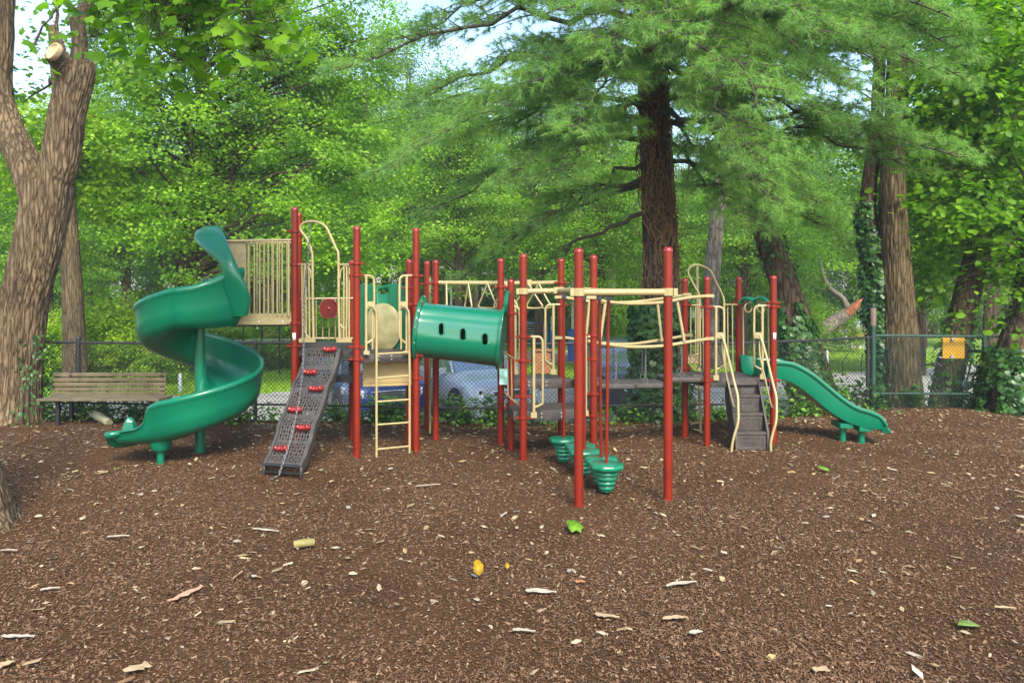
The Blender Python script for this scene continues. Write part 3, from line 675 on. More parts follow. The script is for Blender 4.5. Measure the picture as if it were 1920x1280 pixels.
# --- right tower
AR2 = tb('entry_arch', [at(1312, 690, 11.62), at(1312, 600, 11.62), at(1311, 555, 11.62), at(1303, 538, 11.62), at(1292, 517, 11.62), at(1291, 507, 11.62), at(1296, 499, 11.62), at(1306, 496.5, 11.63), at(1320, 500, 11.65), at(1332, 508, 11.7), at(1343, 530, 11.75), at(1354, 552, 11.8), at(1357.5, 566, 11.8), at(1358, 620, 11.8), at(1360, 692, 11.8)], .0165, smooth=3, label='tan arch at the back of the right tower')
tb('rail', [at(1286, 572, 11.55), at(1312, 572, 11.62)], .014, parent=AR2); tb('rail', [at(1358, 571, 11.8), at(1383, 571, 11.98)], .014, parent=AR2)
for px in (1295, 1304, 1318): tb('baluster', [at(px, 574, 11.6), at(px, 692, 11.6)], .010, parent=AR2)
for px in (1364, 1373): tb('baluster', [at(px, 573, 11.9), at(px + 1, 690, 11.9)], .010, parent=AR2)
FP = tb('climbing_pole', [at(1307, 497, 11.95), at(1309, 660, 11.95), at(1314, 822, 11.95)], .022, label='tan pole with side rungs behind the right tower')
for k, py in enumerate((662, 682, 700, 730, 750, 770, 790, 808)): tb('rung', [at(1295 + (6 if k % 2 else 0), py + (5 if k % 2 == 0 else -4), 11.9), at(1311 + py * .004, py, 11.95), at(1319, py + 4, 11.92)], .012, parent=FP)
hloopN = hloop(1342.5, 1357.5, 575, 693, 708, 10.98, 1, 1330, 'tan hand loop left of the stairs')
hloopP = hloop(1429.5, 1414, 573, 693, 706, 11.05, -1, 1444, 'tan hand loop right of the stairs')
for G, x0, x1 in ((hloopN, 1342, 1358), (hloopP, 1414, 1430)):
    t = MB(); t.bar(at(x0, 629, 10.97), at(x1, 629, 10.97), .014, .085); t.build('gusset', beige, G)
hr = lambda pts, lab: tb('stair_handrail', pts, .0175, smooth=3, label=lab)
hr([at(1350, 630, 10.9), at(1355, 632, 10.88), at(1366, 672, 10.8), at(1377, 718, 10.72), at(1383, 742, 10.65), at(1384, 765, 10.6), at(1384, 790, 10.55), at(1377, 815, 10.55), at(1373, 832, 10.55), at(1371, 852, 10.55)], 'left tan handrail of the stairs')
hr([at(1421, 629, 10.9), at(1426, 631, 10.88), at(1438, 672, 10.8), at(1449, 718, 10.72), at(1455, 742, 10.65), at(1456, 765, 10.6), at(1455, 790, 10.55), at(1449, 812, 10.55), at(1445, 832, 10.55), at(1446, 852, 10.55)], 'right tan handrail of the stairs')
tb('stair_handrail', [at(1354, 640, 10.9), at(1356, 668, 10.88), at(1362, 702, 10.85), at(1370, 738, 10.8), at(1376, 762, 10.75), at(1382, 765, 10.65)], .012, smooth=3)
tb('stair_handrail', [at(1424, 640, 10.9), at(1425, 668, 10.88), at(1433, 702, 10.85), at(1441, 738, 10.8), at(1447, 762, 10.75), at(1453, 765, 10.65)], .012, smooth=3)
# stairs
ST = part(MB().box((3.095, 11.02, .845), (.40, .05, .09)), 'stairs', deckm, 'black perforated steps up to the right tower')
yt = [10.62, 10.76, 10.90, 11.04]; zt_ = [.235, .46, .68, .885]
for k in range(4):
    zb = zt_[k - 1] if k else .0
    if k < 3: MB().box((3.10, yt[k] + .07, zt_[k] - .012), (.40, .16, .03)).build('tread', deckm, ST)
    perf('riser', lambda u, v, k=k, zb=zb: Vector((2.91 + .38 * u, yt[k] + .01, zt_[k] - .03 - (zt_[k] - .03 - zb) * v)), 24, 12, lambda i, j, k=k: .3 if (j > 1 and (k > 0 or j < 9) and 2 < i < 22) else 0, deckm, ST, .004)
for sx in (-1, 1):
    X_ = 3.10 + sx * .205; t = MB()
    prof = [(10.58, -.03), (10.60, .25), (11.02, .90), (11.12, .86), (11.12, .60), (10.80, -.03)]
    t.loft([[Vector((X_ + d, p[0], p[1])) for p in prof] for d in (-.012, .012)]); t.build('stringer', deckm, ST)
# wave slide
WS = empty('wave_slide', (0, 0, 0), 'green wavy slide on the right side', None); WS['label'] = 'short green wavy slide'; WS.parent = PS; WS.location = (3.6, .9, 0)
st = [(3.50, .885, 11.50), (3.62, .885, 11.49), (3.78, .86, 11.47), (3.95, .765, 11.45), (4.12, .63, 11.43), (4.30, .475, 11.41), (4.48, .35, 11.39), (4.64, .275, 11.37), (4.80, .235, 11.35), (4.95, .215, 11.33), (5.04, .20, 11.32)]
rings = []
for k, (X_, z_, D_) in enumerate(st):
    h = [.20, .205, .215, .215, .215, .215, .21, .205, .20, .15, .05][k]; hw = .25; v_ = []
    sl = (st[min(k + 1, 10)][1] - st[max(k - 1, 0)][1]) / (st[min(k + 1, 10)][0] - st[max(k - 1, 0)][0]); tn = Vector((1, 0, sl)).normalized(); up_ = Vector((-tn.z, 0, tn.x))
    prof = [(-hw + .02, h), (-hw + .035, .06), (-hw + .07, .01), (0, 0), (hw - .07, .01), (hw - .035, .06), (hw - .02, h), (hw, h + .022), (hw + .03, h + .02), (hw + .038, h - .01), (hw + .03, h - .035), (hw + .012, h - .04), (hw + .006, .06), (hw - .02, -.025), (0, -.035), (-hw + .02, -.025), (-hw - .006, .06), (-hw - .012, h - .04), (-hw - .03, h - .035), (-hw - .038, h - .01), (-hw - .03, h + .02), (-hw, h + .022)]
    rings.append([Vector((X_, D_, z_)) + Vector((0, p[0], 0)) + up_ * p[1] for p in prof])
def smooth_rings(rings, m_=4):
    out = []; N_ = len(rings)
    for i in range(N_ - 1):
        for s in range(m_):
            t_ = s / m_; r = []
            for k in range(len(rings[0])):
                p0, p1, p2, p3 = rings[max(i - 1, 0)][k], rings[i][k], rings[i + 1][k], rings[min(i + 2, N_ - 1)][k]
                r.append(.5 * ((2 * p1) + (-p0 + p2) * t_ + (2 * p0 - 5 * p1 + 4 * p2 - p3) * t_ ** 2 + (-p0 + 3 * p1 - 3 * p2 + p3) * t_ ** 3))
            out.append(r)
    out.append(rings[-1]); return out
t = MB(); t.loft(smooth_rings(rings)); t.build('chute', green, WS, 60)
t = MB(); t.tube([(5.02, 11.04, .19), (5.06, 11.10, .185), (5.07, 11.32, .18), (5.06, 11.54, .185), (5.02, 11.6, .19)], .045, 12, smooth=3); t.build('exit_lip', green, WS)
for X_, D_ in ((4.555, 11.37), (4.80, 11.33)):
    MB().tube([(X_, D_ - .05, -.1), (X_, D_ - .05, .24)], .045, 16).build('support_leg', green, WS)
    MB().box((X_, D_ - .03, .225 if X_ < 4.7 else .19), (.18, .34, .07)).build('bracket', green, WS)
# flared slide mouth
t = MB(); rings = []
for k, (X_, hw, hh) in enumerate(((3.30, .36, .24), (3.38, .30, .235), (3.46, .27, .22), (3.52, .255, .20))):
    z_ = .895; D_ = 11.52
    rings.append([Vector((X_, D_ + a, z_ + b)) for a, b in ((-hw, hh), (-hw * .8, .05), (-hw * .5, .0), (0, 0), (hw * .5, .0), (hw * .8, .05), (hw, hh), (hw + .03, hh), (hw * .85, .03), (hw * .5, -.02), (-hw * .5, -.02), (-hw * .85, .03), (-hw - .03, hh))])
t.loft(smooth_rings(rings)); t.build('mouth', green, WS, 60)
t = MB(); rings = []
for k in range(17):
    a_ = k / 16; rings.append([at(1389 + 37 * a_, 670 + 3 * math.sin(a_ * 9), 11.9) + Vector((0, dy, dz)) for dy, dz in ((-.02, 0), (-.02, -.19 - .03 * math.sin(a_ * 3)), (.01, -.19 - .03 * math.sin(a_ * 3)), (.01, 0))])
t.loft(rings); t.build('mouth_back', green, WS)
HB = tb('header_bar', [at(1388, 568, 11.95), at(1446, 568, 11.1)], .015, label='tan bar with two green shells over the slide mouth')
for px, D_ in ((1402, 11.75), (1426, 11.4)):
    c = at(px, 569, D_); t = MB(); rings = []
    for k in range(11):
        a_ = math.pi * k / 10; ex = Vector((1, -.9, 0)).normalized(); q = c + ex * (-.11 * math.cos(a_)) + Vector((0, 0, .075 * math.sin(a_)))
        rd = q - c; rd = rd.normalized() if rd.length > .01 else Vector((0, 0, 1)); nn_ = Vector((.67, .74, 0))
        rings.append([q + rd * .025 * math.cos(b) + nn_ * .07 * math.sin(b) for b in [2 * math.pi * j / 10 for j in range(10)]])
    t.loft(rings); t.build('shell', green, HB)
    tb('ring', [c + Vector((.05 * math.cos(b), -.02, -.06 + .065 * math.sin(b))) for b in [2 * math.pi * j / 14 for j in range(14)]], .011, parent=HB, closed=True)
for px, D_ in ((1393, 11.9), (1440, 11.2)): tb('baluster', [at(px, 575, D_), at(px + 1, 680, D_)], .012, parent=HB)
# labels on posts
for (px, py, D_) in ((1452.5, 630, 10.985), (554, 631, 10.245)):
    t = MB(); X_, r_ = gx(px, D_), .0
    po = POSTS['P'] if px > 1000 else POSTS['L']; ring = []
    for zz in (-.045, .045):
        ring.append([Vector((po[0] + .0462 * math.sin(a_), po[1] - .0462 * math.cos(a_), pz(py, D_) + zz)) for a_ in np.linspace(-.35, .55, 8)])
    t.loft(ring, closed=False, caps=False); o = t.build('sticker', white, po[3]); solidify(o, .001, 1)

# --- spiral slide
SC = Vector((-3.95, 10.4)); SS = empty('spiral_slide', (0, 0, 0), '', None); SS['label'] = 'tall green spiral slide on the left side'; SS.parent = PS; SS.location = (-3.95, -.1, 0)
SPS = .955
SP = [(.07, .38), (.10, .10), (.16, .02), (.25, 0), (.55, 0), (.65, .03), (.715, .09), (.745, .2), (.75, .40), (.755, .44), (.78, .46), (.81, .445), (.815, .41), (.80, .385), (.785, .36), (.783, .2), (.755, .06), (.67, -.02), (.55, -.04), (.25, -.04), (.12, -.02), (.08, .06), (.045, .38)]
SP = [(r_ * SPS if r_ > .3 else r_, z_) for r_, z_ in SP]
THE = -468
def sfloor(th): return float(np.interp(-th, [30, 95, 180, 270, 360, 450, 470, 520], [1.665, 1.64, 1.33, .99, .63, .355, .30, .24]))
def sring(th, ext=0.0):
    a_ = R(max(th, THE)); er = Vector((math.cos(a_), math.sin(a_))); tg = Vector((math.sin(a_), -math.cos(a_)))
    zf = sfloor(th) if ext == 0 else float(np.interp(ext, [0, .3, .62], [.30, .25, .22]))
    hs = 1.0 if ext == 0 else float(np.interp(ext, [0, .13, .20, .32, .62], [1, .95, .5, .40, .34])); tw = 0 if ext == 0 else -.25 * (ext / .62) ** 2
    if th > -95: hs = float(np.interp(-th, [30, 45, 60, 75, 95], [1.5, 1.4, 1.2, 1.06, 1.0]))
    out = []
    for r_, z_ in SP:
        p = SC + er * (r_ + tw * 0) + tg * ext; out.append(Vector((p.x, p.y, zf + (z_ * hs if z_ > 0 else z_))))
    return out
ths = [(-28, -92), (-92.6, -212), (-212.6, -332), (-332.6, THE)]
for k, (a0, a1) in enumerate(ths):
    n_ = max(10, int(abs(a1 - a0) / 3)); rings = [sring(a0 + (a1 - a0) * i / n_) for i in range(n_ + 1)]
    if k == 3: rings += [sring(THE, e) for e in np.linspace(.03, .62, 16)]
    t = MB(); t.loft(rings); t.build('chute_section', green, SS, 60)
for th in (-92.3, -212.3, -332.3):
    t = MB(); r1 = sring(th + .5); r2 = sring(th - .5); c_ = sum(r1, Vector()) / len(r1)
    for r_ in (r1, r2):
        for i, p in enumerate(r_): r_[i] = p + (p - c_).normalized() * .006
    t.loft([r1, r2]); t.build('seam_flange', green, SS, 60)
MB().tube([(SC.x, SC.y, -.1), (SC.x, SC.y, 1.75)], .062, 24).build('centre_pole', green, SS)
# skirt blending pole and chute
t = MB(); rings = []
for th in range(-110, -470, -6):
    a_ = R(th); er = Vector((math.cos(a_), math.sin(a_))); zf = sfloor(th); rings.append([Vector((*(SC + er * r_), zf + z_)) for r_, z_ in ((.058, .52), (.075, .30), (.11, .12), (.18, .02), (.25, -.005), (.05, -.01))])
t.loft(rings); t.build('inner_skirt', green, SS, 60)
lg = (-4.27, 9.98)
t = MB(); t.tube([(*lg, -.1), (*lg, .16)], .044, 16); t.lathe((*lg, .12), [(.05, 0), (.10, .02), (.125, .07), (.13, .12), (.12, .20)], 20); t.build('support_leg', green, SS)
# exit lips
t = MB(); rr = sring(THE, .60); t.tube([rr[10] + Vector((.05, 0, -.02)), rr[12] + Vector((-.05, -.02, -.02)), rr[14] + Vector((-.10, .02, -.03)), rr[17] + Vector((-.11, .05, 0)), rr[19] + Vector((-.06, 0, .02)), rr[21] + Vector((-.08, .03, .1)), rr[0] + Vector((.0, 0, .08))], [.03, .045, .05, .05, .045, .045, .03], 12, smooth=4); t.build('exit_lip', green, SS)
t = MB(); fb = at(243, 803, 10.22); t.loft([[fb + Vector((x_ * k_, y_ * k_, z_)) for x_, y_ in ((-.07, -.05), (.07, -.05), (.08, .05), (-.06, .05))] for k_, z_ in ((1.2, -.12), (1, -.04), (.8, .06), (.45, .125), (.2, .14))]); t.build('exit_fin', green, SS, 60)
# hood
hp = [(450, 590, 9.98, .10, 0), (447, 566, 9.93, .15, 0), (439, 540, 9.88, .165, 0), (434, 513, 9.84, .105, 0), (428, 494, 9.85, .09, 0), (416, 475, 9.92, .11, 0), (402, 456, 10.05, .15, 0), (391, 441, 10.25, .172, 0), (393, 433, 10.5, .17, 0), (405, 440, 10.8, .13, 0), (420, 462, 11.0, .11, 0), (436, 560, 11.1, .11, 0)]
rings = []
for i, (px, py, D_, hw, tl) in enumerate(hp):
    c = at(px, py, D_); d = at(*hp[min(i + 1, 11)][:3]) - at(*hp[max(i - 1, 0)][:3]); d.normalize()
    wv = Vector((1, -.15, .15 - tl * .6)); wv = (wv - d * wv.dot(d)).normalized(); hv = d.cross(wv)
    rings.append([c + wv * hw * math.cos(b) + hv * .065 * math.sin(b) for b in [2 * math.pi * j / 20 for j in range(20)]])
t = MB(); t.loft(smooth_rings(rings, 5)); t.build('entry_hood', green, SS, 60)

# --- things hanging from the frame
def podmesh():
    root = empty('stepping_pod', (0, 0, 0), '', 'stepping pod', 'hanging stepping pods')
    t = MB(); sc = lambda a, r, z: 1 + (.035 * math.sin(a * 9) if r > .16 else 0)
    t.lathe((0, 0, -.062), [(.10, 0), (.155, .0), (.172, .012), (.177, .035), (.170, .056), (.155, .062), (.001, .064)], 54, scal=sc); t.build('step_top', greenpod, root, 50)
    t = MB(); pr = []
    for i, (r_, z_) in enumerate(((.132, -.095), (.112, -.145), (.098, -.195), (.080, -.245))):
        pr += [(r_ - .028, z_ - .024), (r_ - .006, z_ - .018), (r_, z_), (r_ - .006, z_ + .018)]
    pr = sorted([(.05, -.285), (.06, -.28)] + pr + [(.11, -.068)], key=lambda q: q[1]); t.lathe((0, 0, 0), pr, 32); t.build('ribbed_cone', greenpod, root, 60)
    t = MB(); t.tube([(0, 0, .0), (0, 0, 1.66)], .017, 10); t.build('hanger_rod', red, root)
    t = MB(); t.box((0, 0, 1.69), (.05, .03, .07)); t.tube([(-.03, 0, 1.67), (.03, 0, 1.67)], .011, 8); t.tube([(-.03, 0, 1.71), (.03, 0, 1.71)], .011, 8); t.build('swivel', chainm, root)
    t = MB(); t.tube([(0, 0, -.28), (.01, 0, -.31), (-.03, -.02, -.325), (-.09, -.04, -.33)], .007, 6); t.build('anchor_chain', blackm, root)
    return root
pod = podmesh(); pl = ['nearest green stepping pod, hanging just right of the tall front post', 'second nearest green stepping pod, directly behind the nearest one', 'middle green stepping pod of the five, partly behind the tall front red post', 'second farthest green stepping pod, right edge showing past the tall post', 'farthest green stepping pod, leftmost of the five']
for k, (tt, dx) in enumerate(((.80, -.02), (.66, .03), (.45, 0), (.30, .06), (.10, 0))):
    p = mCD.lerp(mAB, tt); o = pod if k == 0 else dup(pod, (0, 0, 0)); o.location = (p.x + dx, p.y, .318); o['label'] = pl[k]; o.rotation_euler.z = k * .7
    o.rotation_euler.y = -dx / 1.75
# plank bridge
def chainbuild(pts, r=.0045, ln=.038, t=None):
    t = t or MB(); P = [Vector(p) for p in pts]; segs = []
    for a, b_ in zip(P, P[1:]):
        L = (b_ - a).length; k = max(1, int(L / (ln * .78))); segs += [(a.lerp(b_, i / k), (b_ - a).normalized()) for i in range(k)]
    for i, (c, d) in enumerate(segs):
        s = d.orthogonal().normalized(); s = s if i % 2 else d.cross(s); c = c + d * ln * .4
        t.tube([c + d * (ln * .5 - .009) * sg + s * sx * .009 + (d * .009 * sg if sx == 0 else Vector()) for sg, sx in ((1, 0), (1, 1), (-1, 1), (-1, 0), (-1, -1), (1, -1))], r, 4, closed=True)
    return t
BR = empty('plank_bridge', (1.7, 10.9, .8), 'hanging bridge of dark grey planks on chains between the step deck and the right tower', 'bridge')
tr = [(1075, 1128, 706, 718, 11.0, 10.45), (1115, 1192, 709, 722, 11.05, 10.45), (1172, 1245, 707.5, 722, 11.15, 10.6), (1237, 1316, 694, 714, 11.3, 10.75), (1290, 1340, 693, 706, 11.45, 10.95)]
for k, (x0, x1, yb, yf, Db, Df) in enumerate(tr):
    t = MB(); zb, zf = pz(yb, Db), pz(yf, Df); xm = (x0 + x1) / 2; hwp = (x1 - x0) / 2
    poly = [(gx(x0 + 10, Df), Df), (gx(x1 - 3, Df), Df), (gx(x1 + 1, (Df + Db) / 2), (Df + Db) / 2 - .1), (gx(x1 - 16, Db), Db), (gx(x0, Db) + .02, Db), (gx(x0 - 3, (Df + Db) / 2), (Df + Db) / 2 + .1)]
    z = (zb + zf) / 2; t.prism(poly, z - .06, z); t.build('plank', deckm, BR)
    for (cx, cy) in ((gx(xm + 2, Df + .04), Df + .04), (gx(xm - 4, Db - .04), Db - .04)):
        zr = 1.35; t = chainbuild([(cx, cy, z + .07), (cx, cy, zr)]); t.build('chain', chainm if cy < 10.9 else blackm, BR)
        MB().tube([(cx + .03 * math.cos(b), cy, z + .035 + .035 * math.sin(b)) for b in [2 * math.pi * j / 12 for j in range(12)]], .006, 6, closed=True).build('shackle', chainm, BR)
t = chainbuild([onLK(583, 417), onLK(580, 470) + Vector((0, -.05, 0)), onLK(574, 560) + Vector((0, -.1, 0)), wall(.0, .05) + Vector((-.02, -.06, .08)), wall(.32, .235) + Vector((-.08, -.05, .04)), wall(.5, .5) + Vector((-.06, -.06, .05)), wall(.5, .8) + Vector((0, -.06, .05)), wall(.45, 1) + Vector((0, -.08, -.09)), wall(.35, 1) + Vector((-.02, -.2, -.115))])
tag(t.build('climbing_chain', chainm), 'steel chain hanging from the tan arch down over the rock climber', 'chain')

# ------------------------------------------------------------ park bench
BN = empty('park_bench', (-6.2, 12.7, 0), 'weathered grey wooden slat bench with dark metal legs left of the spiral slide', 'bench')
def B(px, py, D): return at(px, py, D)
for k, py in enumerate((702, 711.5, 720.5, 729.5, 738)):
    D_ = 12.85 - .012 * k; t = MB(); t.bar(B(100 - k * 1.0, py, D_), B(312.5 - k * .5, py - .3, D_), .03, .052, up=(0, -.2, 1)); t.build('back_slat', greywood, BN)
for k in range(4): t = MB(); t.bar((-7.14 + k * .03, 12.38 + .11 * k, .42), (-5.30 + .01 * k, 12.38 + .11 * k, .42), .10, .035); t.build('seat_slat', greywood, BN)
for X_ in (-6.92, -5.50):
    MB().box((X_, 12.52, .195), (.055, .055, .42)).build('leg', blackm, BN); MB().box((X_ + .02, 12.86, .38), (.05, .05, .82)).build('back_support', blackm, BN)
    MB().bar((X_, 12.38, .395), (X_, 12.84, .395), .05, .03).build('seat_bracket', blackm, BN)

# ------------------------------------------------------------ fences
def chainlink(x0, x1, zb, zt, mat, name, label, posts, rails, pitch=.066, r=.003, pr=.028, barb=False):
    root = empty(name, (x0, fy(x0), gz(x0, fy(x0))), label, 'fence')
    def P(x, z): return Vector((x, fy(x), z))
    V = []; Fc = []; Hh = zt - zb
    xs = np.arange(x0 - Hh, x1, pitch)
    for sg in (1, -1):
        for xa in xs:
            # diagonal from (xa, zb) to (xa+Hh, zt) or mirrored, clipped to [x0,x1]
            t0 = max(0, (x0 - xa) / Hh); t1 = min(1, (x1 - xa) / Hh)
            if t1 - t0 < .02: continue
            n = 5; pts = []
            for i in range(n):
                t = t0 + (t1 - t0) * i / (n - 1); pts.append(P(xa + Hh * t, zb + Hh * t if sg == 1 else zt - Hh * t))
            k = len(V)
            for p in pts:
                for a in range(3): V.append((p.x + r * math.cos(a * 2.094) * .8, p.y + r * math.sin(a * 2.094) + (.002 * sg), p.z + r * math.cos(a * 2.094) * .8 * -sg))
            for i in range(n - 1):
                for a in range(3): b_ = (a + 1) % 3; Fc.append((k + i * 3 + a, k + i * 3 + b_, k + i * 3 + 3 + b_, k + i * 3 + 3 + a))
    if barb:
        for x in np.arange(x0, x1, pitch):
            for dx_, dz_ in ((.012, .045), (-.012, .04)):
                k = len(V); p, q = P(x, zt - .02), P(x + dx_, zt + dz_)
                V += [(p.x - .003, p.y, p.z), (p.x + .003, p.y, p.z), (q.x + .002, q.y, q.z), (q.x - .002, q.y, q.z)]; Fc.append((k, k + 1, k + 2, k + 3))
    link('wire_mesh', npmesh('wire_mesh', V, Fc, mat), root)
    for px_, w_, zt2 in posts:
        MB().lathe((px_, fy(px_) + .03, -.3), [(w_, 0), (w_, zt2 + .3), (w_ * 1.15, zt2 + .3), (w_ * .8, zt2 + .33), (.002, zt2 + .34)], 12).build('post', mat, root)
    for z_, rr in rails:
        xx = np.linspace(x0, x1, 12); MB().tube([P(x, z_) + Vector((0, .03, .012 * math.sin(x * 1.3))) for x in xx], rr, 8).build('rail', mat, root)
    if barb:
        pass
    return root
xg = gx(1638, 14.15)
chainlink(-8.4, xg - .05, .05, 1.24, fencem, 'chain_link_fence', 'long black chain link fence behind the play structure', [(-6.9, .036, 1.30), (gx(478, 12.8), .030, 1.27), (gx(1000, 12.5), .03, 1.25), (gx(1245, 12.9), .03, 1.25), (xg - .12, .03, 1.25)], [(1.24, .021), (.28, .016)])
chainlink(xg, 11.5, .02, 1.27, gfence, 'chain_link_fence', 'green chain link fence at the far right with a yellow sign on it', [(xg, .048, 1.80), (gx(1843, 14.35), .04, 1.27), (10.9, .04, 1.27)], [(1.27, .024), (.27, .022)], barb=True)
MB().lathe((xg, fy(xg) + .03, 1.45), [(.05, 0), (.052, .3), (.03, .33), (.001, .335)], 12).build('cap', simple('rusty_cap', (.14, .10, .08), .8, .3, 12), [o for o in bpy.data.objects if o.name.startswith('chain_link_fence') and not o.parent][-1])
c = at(1789.5, 652, 14.40); yS = empty('warning_sign', c, 'plain orange yellow sign hung on the green fence with two pale clips', 'sign')
MB().box(c + Vector((0, .03, 0)), (.385, .008, .375)).build('sign_plate', yellowm, yS)
for dz, dx in ((.155, -.03), (-.155, -.035)): MB().box(c + Vector((dx, .0, dz)), (.05, .03, .055)).build('clip', galv, yS)

# ------------------------------------------------------------ vegetation builders
def npr(seed): return np.random.default_rng(seed)
def lobe_points(lobes, n, rg, shell=.45):
    L = np.array(lobes, float); vol = L[:, 3] * L[:, 4] * L[:, 5]; k = rg.choice(len(L), n, p=vol / vol.sum())
    d = rg.normal(size=(n, 3)); d /= np.linalg.norm(d, axis=1, keepdims=True); r = rg.random(n)[:, None] ** shell
    return L[k, :3] + d * r * L[k, 3:], d, L[k, :3]
def crown(name, lobes, nclump, per, lsize, mat, seed, cl=(.55, .22), shape='rhomb', upness=1.0, shell=.45, droop=0.0):
    rg = npr(seed); C, d, _ = lobe_points(lobes, nclump, rg, shell)
    cs = rg.uniform(.6, 1.35, nclump)
    k = np.repeat(np.arange(nclump), per); n = len(k)
    off = rg.normal(size=(n, 3)) * np.array([cl[0], cl[0], cl[1]]) * cs[k][:, None] * .6
    off[:, 2] -= droop * (off[:, 0] ** 2 + off[:, 1] ** 2)
    P = C[k] + off
    N = rg.normal(size=(n, 3)) * .55 + np.array([0, 0, 1.0]) * upness + d[k] * .45
    T = off * np.array([1, 1, .3]) + rg.normal(size=(n, 3)) * .25 - np.array([0, 0, .15])
    return leaves(name, P, N, lsize * rg.uniform(.7, 1.3, n), mat, shape, rg, T), C
def limb(t, a, b_, r0, r1, rg, sag=.1, n=7, seg=6):
    a, b_ = Vector(a), Vector(b_); L = (b_ - a).length; pts = []
    for i in range(n):
        s = i / (n - 1); p = a.lerp(b_, s) + Vector((0, 0, sag * L * math.sin(math.pi * s))) + Vector(rg.normal(size=3)) * L * .025 * math.sin(math.pi * s)
        pts.append(p)
    t.tube(pts, [r0 + (r1 - r0) * i / (n - 1) for i in range(n)], seg)
    return pts
def trunkmesh(pts, mat, n=28, sub=10, amp=.02, flare=0.0, seed=0, fx=14, fz=2.2, t=None):
    """rough trunk: ridged displacement on a smooth tapering path; pts: (x,y,z,r)"""
    P = [Vector(p[:3]) for p in pts]; rr = [p[3] for p in pts]; Q = []; q2 = []
    m = len(P)
    for i in range(m - 1):
        p0, p1, p2, p3 = P[max(i - 1, 0)], P[i], P[i + 1], P[min(i + 2, m - 1)]
        for k in range(sub):
            s = k / sub; Q.append(.5 * ((2 * p1) + (-p0 + p2) * s + (2 * p0 - 5 * p1 + 4 * p2 - p3) * s * s + (-p0 + 3 * p1 - 3 * p2 + p3) * s ** 3)); q2.append(rr[i] + (rr[i + 1] - rr[i]) * s)
    Q.append(P[-1]); q2.append(rr[-1]); vs = []; N_ = len(Q)
    for i in range(N_):
        d = (Q[min(i + 1, N_ - 1)] - Q[max(i - 1, 0)]).normalized(); ux = Vector((1, 0, 0)); ux = (ux - d * ux.dot(d)).normalized(); uy = d.cross(ux)
        for k in range(n):
            a = 2 * math.pi * k / n; h = Q[i].z
            rad = q2[i] * (1 + .05 * math.sin(a * 2 + seed) + .035 * math.sin(a * 3 + h * .7 + seed))
            if flare: rad += flare * math.exp(-max(0, (h - pts[0][2])) / .28) * (.5 + .5 * abs(math.sin(a * 2.5 + seed))) ** 1.5
            if amp:
                c_, s_ = math.cos(a), math.sin(a); w_ = noise.noise(Vector((c_ * 2, s_ * 2, h * 1.3 + seed))) * .8
                v = noise.voronoi(Vector(((c_ * q2[i] * fx) + w_, s_ * q2[i] * fx + w_, h * fz + seed)))[0]; e = min(.28, v[1] - v[0]) / .28
                rad += amp * (e ** .7 - .6) + amp * .25 * noise.noise(Vector((c_ * 9, s_ * 9, h * 8)))
            vs.append(Q[i] + (ux * math.cos(a) + uy * math.sin(a)) * rad)
    fs = []
    for i in range(N_ - 1):
        for k in range(n): k2 = (k + 1) % n; fs.append((i * n + k, i * n + k2, (i + 1) * n + k2, (i + 1) * n + k))
    fs.append(tuple(range((N_ - 1) * n, N_ * n)))
    t = t or MB(); t.add(vs, fs); return t
def ivy(name, pts, n, seed, parent, size=.07, off=.05, mat=None, side=None, lab=None, z0=-9, z1=99):
    """leaves spread over a trunk path; side=(angle centre, half width)"""
    rg = npr(seed); P = np.array([p[:3] for p in pts], float); rr = np.array([p[3] for p in pts]); seg = np.linalg.norm(np.diff(P, axis=0), axis=1); cs = np.concatenate([[0], np.cumsum(seg)])
    s = rg.random(n) * cs[-1]; C = np.stack([np.interp(s, cs, P[:, i]) for i in range(3)], 1); r = np.interp(s, cs, rr)
    a = rg.random(n) * 2 * math.pi if side is None else side[0] + side[1] * rg.uniform(-1, 1, n)
    lump = np.array([noise.noise(Vector((math.cos(q) * 1.5, math.sin(q) * 1.5, z * 2.2 + seed))) for q, z in zip(a, C[:, 2])])
    d = np.stack([np.cos(a), np.sin(a), np.zeros(n)], 1); k = (C[:, 2] > z0) & (C[:, 2] < z1) & (lump > -.35)
    Pn = C + d * (r + off * (.3 + 1.2 * rg.random(n)) + .12 * np.clip(lump, 0, 1))[:, None]
    N = d + rg.normal(size=(n, 3)) * .35 + np.array([0, 0, .35]); T = np.stack([rg.normal(0, .4, n), rg.normal(0, .4, n), -np.ones(n)], 1)
    o = link(name, leaves(name, Pn[k], N[k], size * rg.uniform(.6, 1.3, k.sum()), mat or L_dark, 'lobed' if size > .065 else 'oval', rg, T[k]), parent)
    if lab: o['label'] = lab
    return o
def tree(name, base, label, cat='tree', group=None):
    return empty(name, base, label, cat, group)

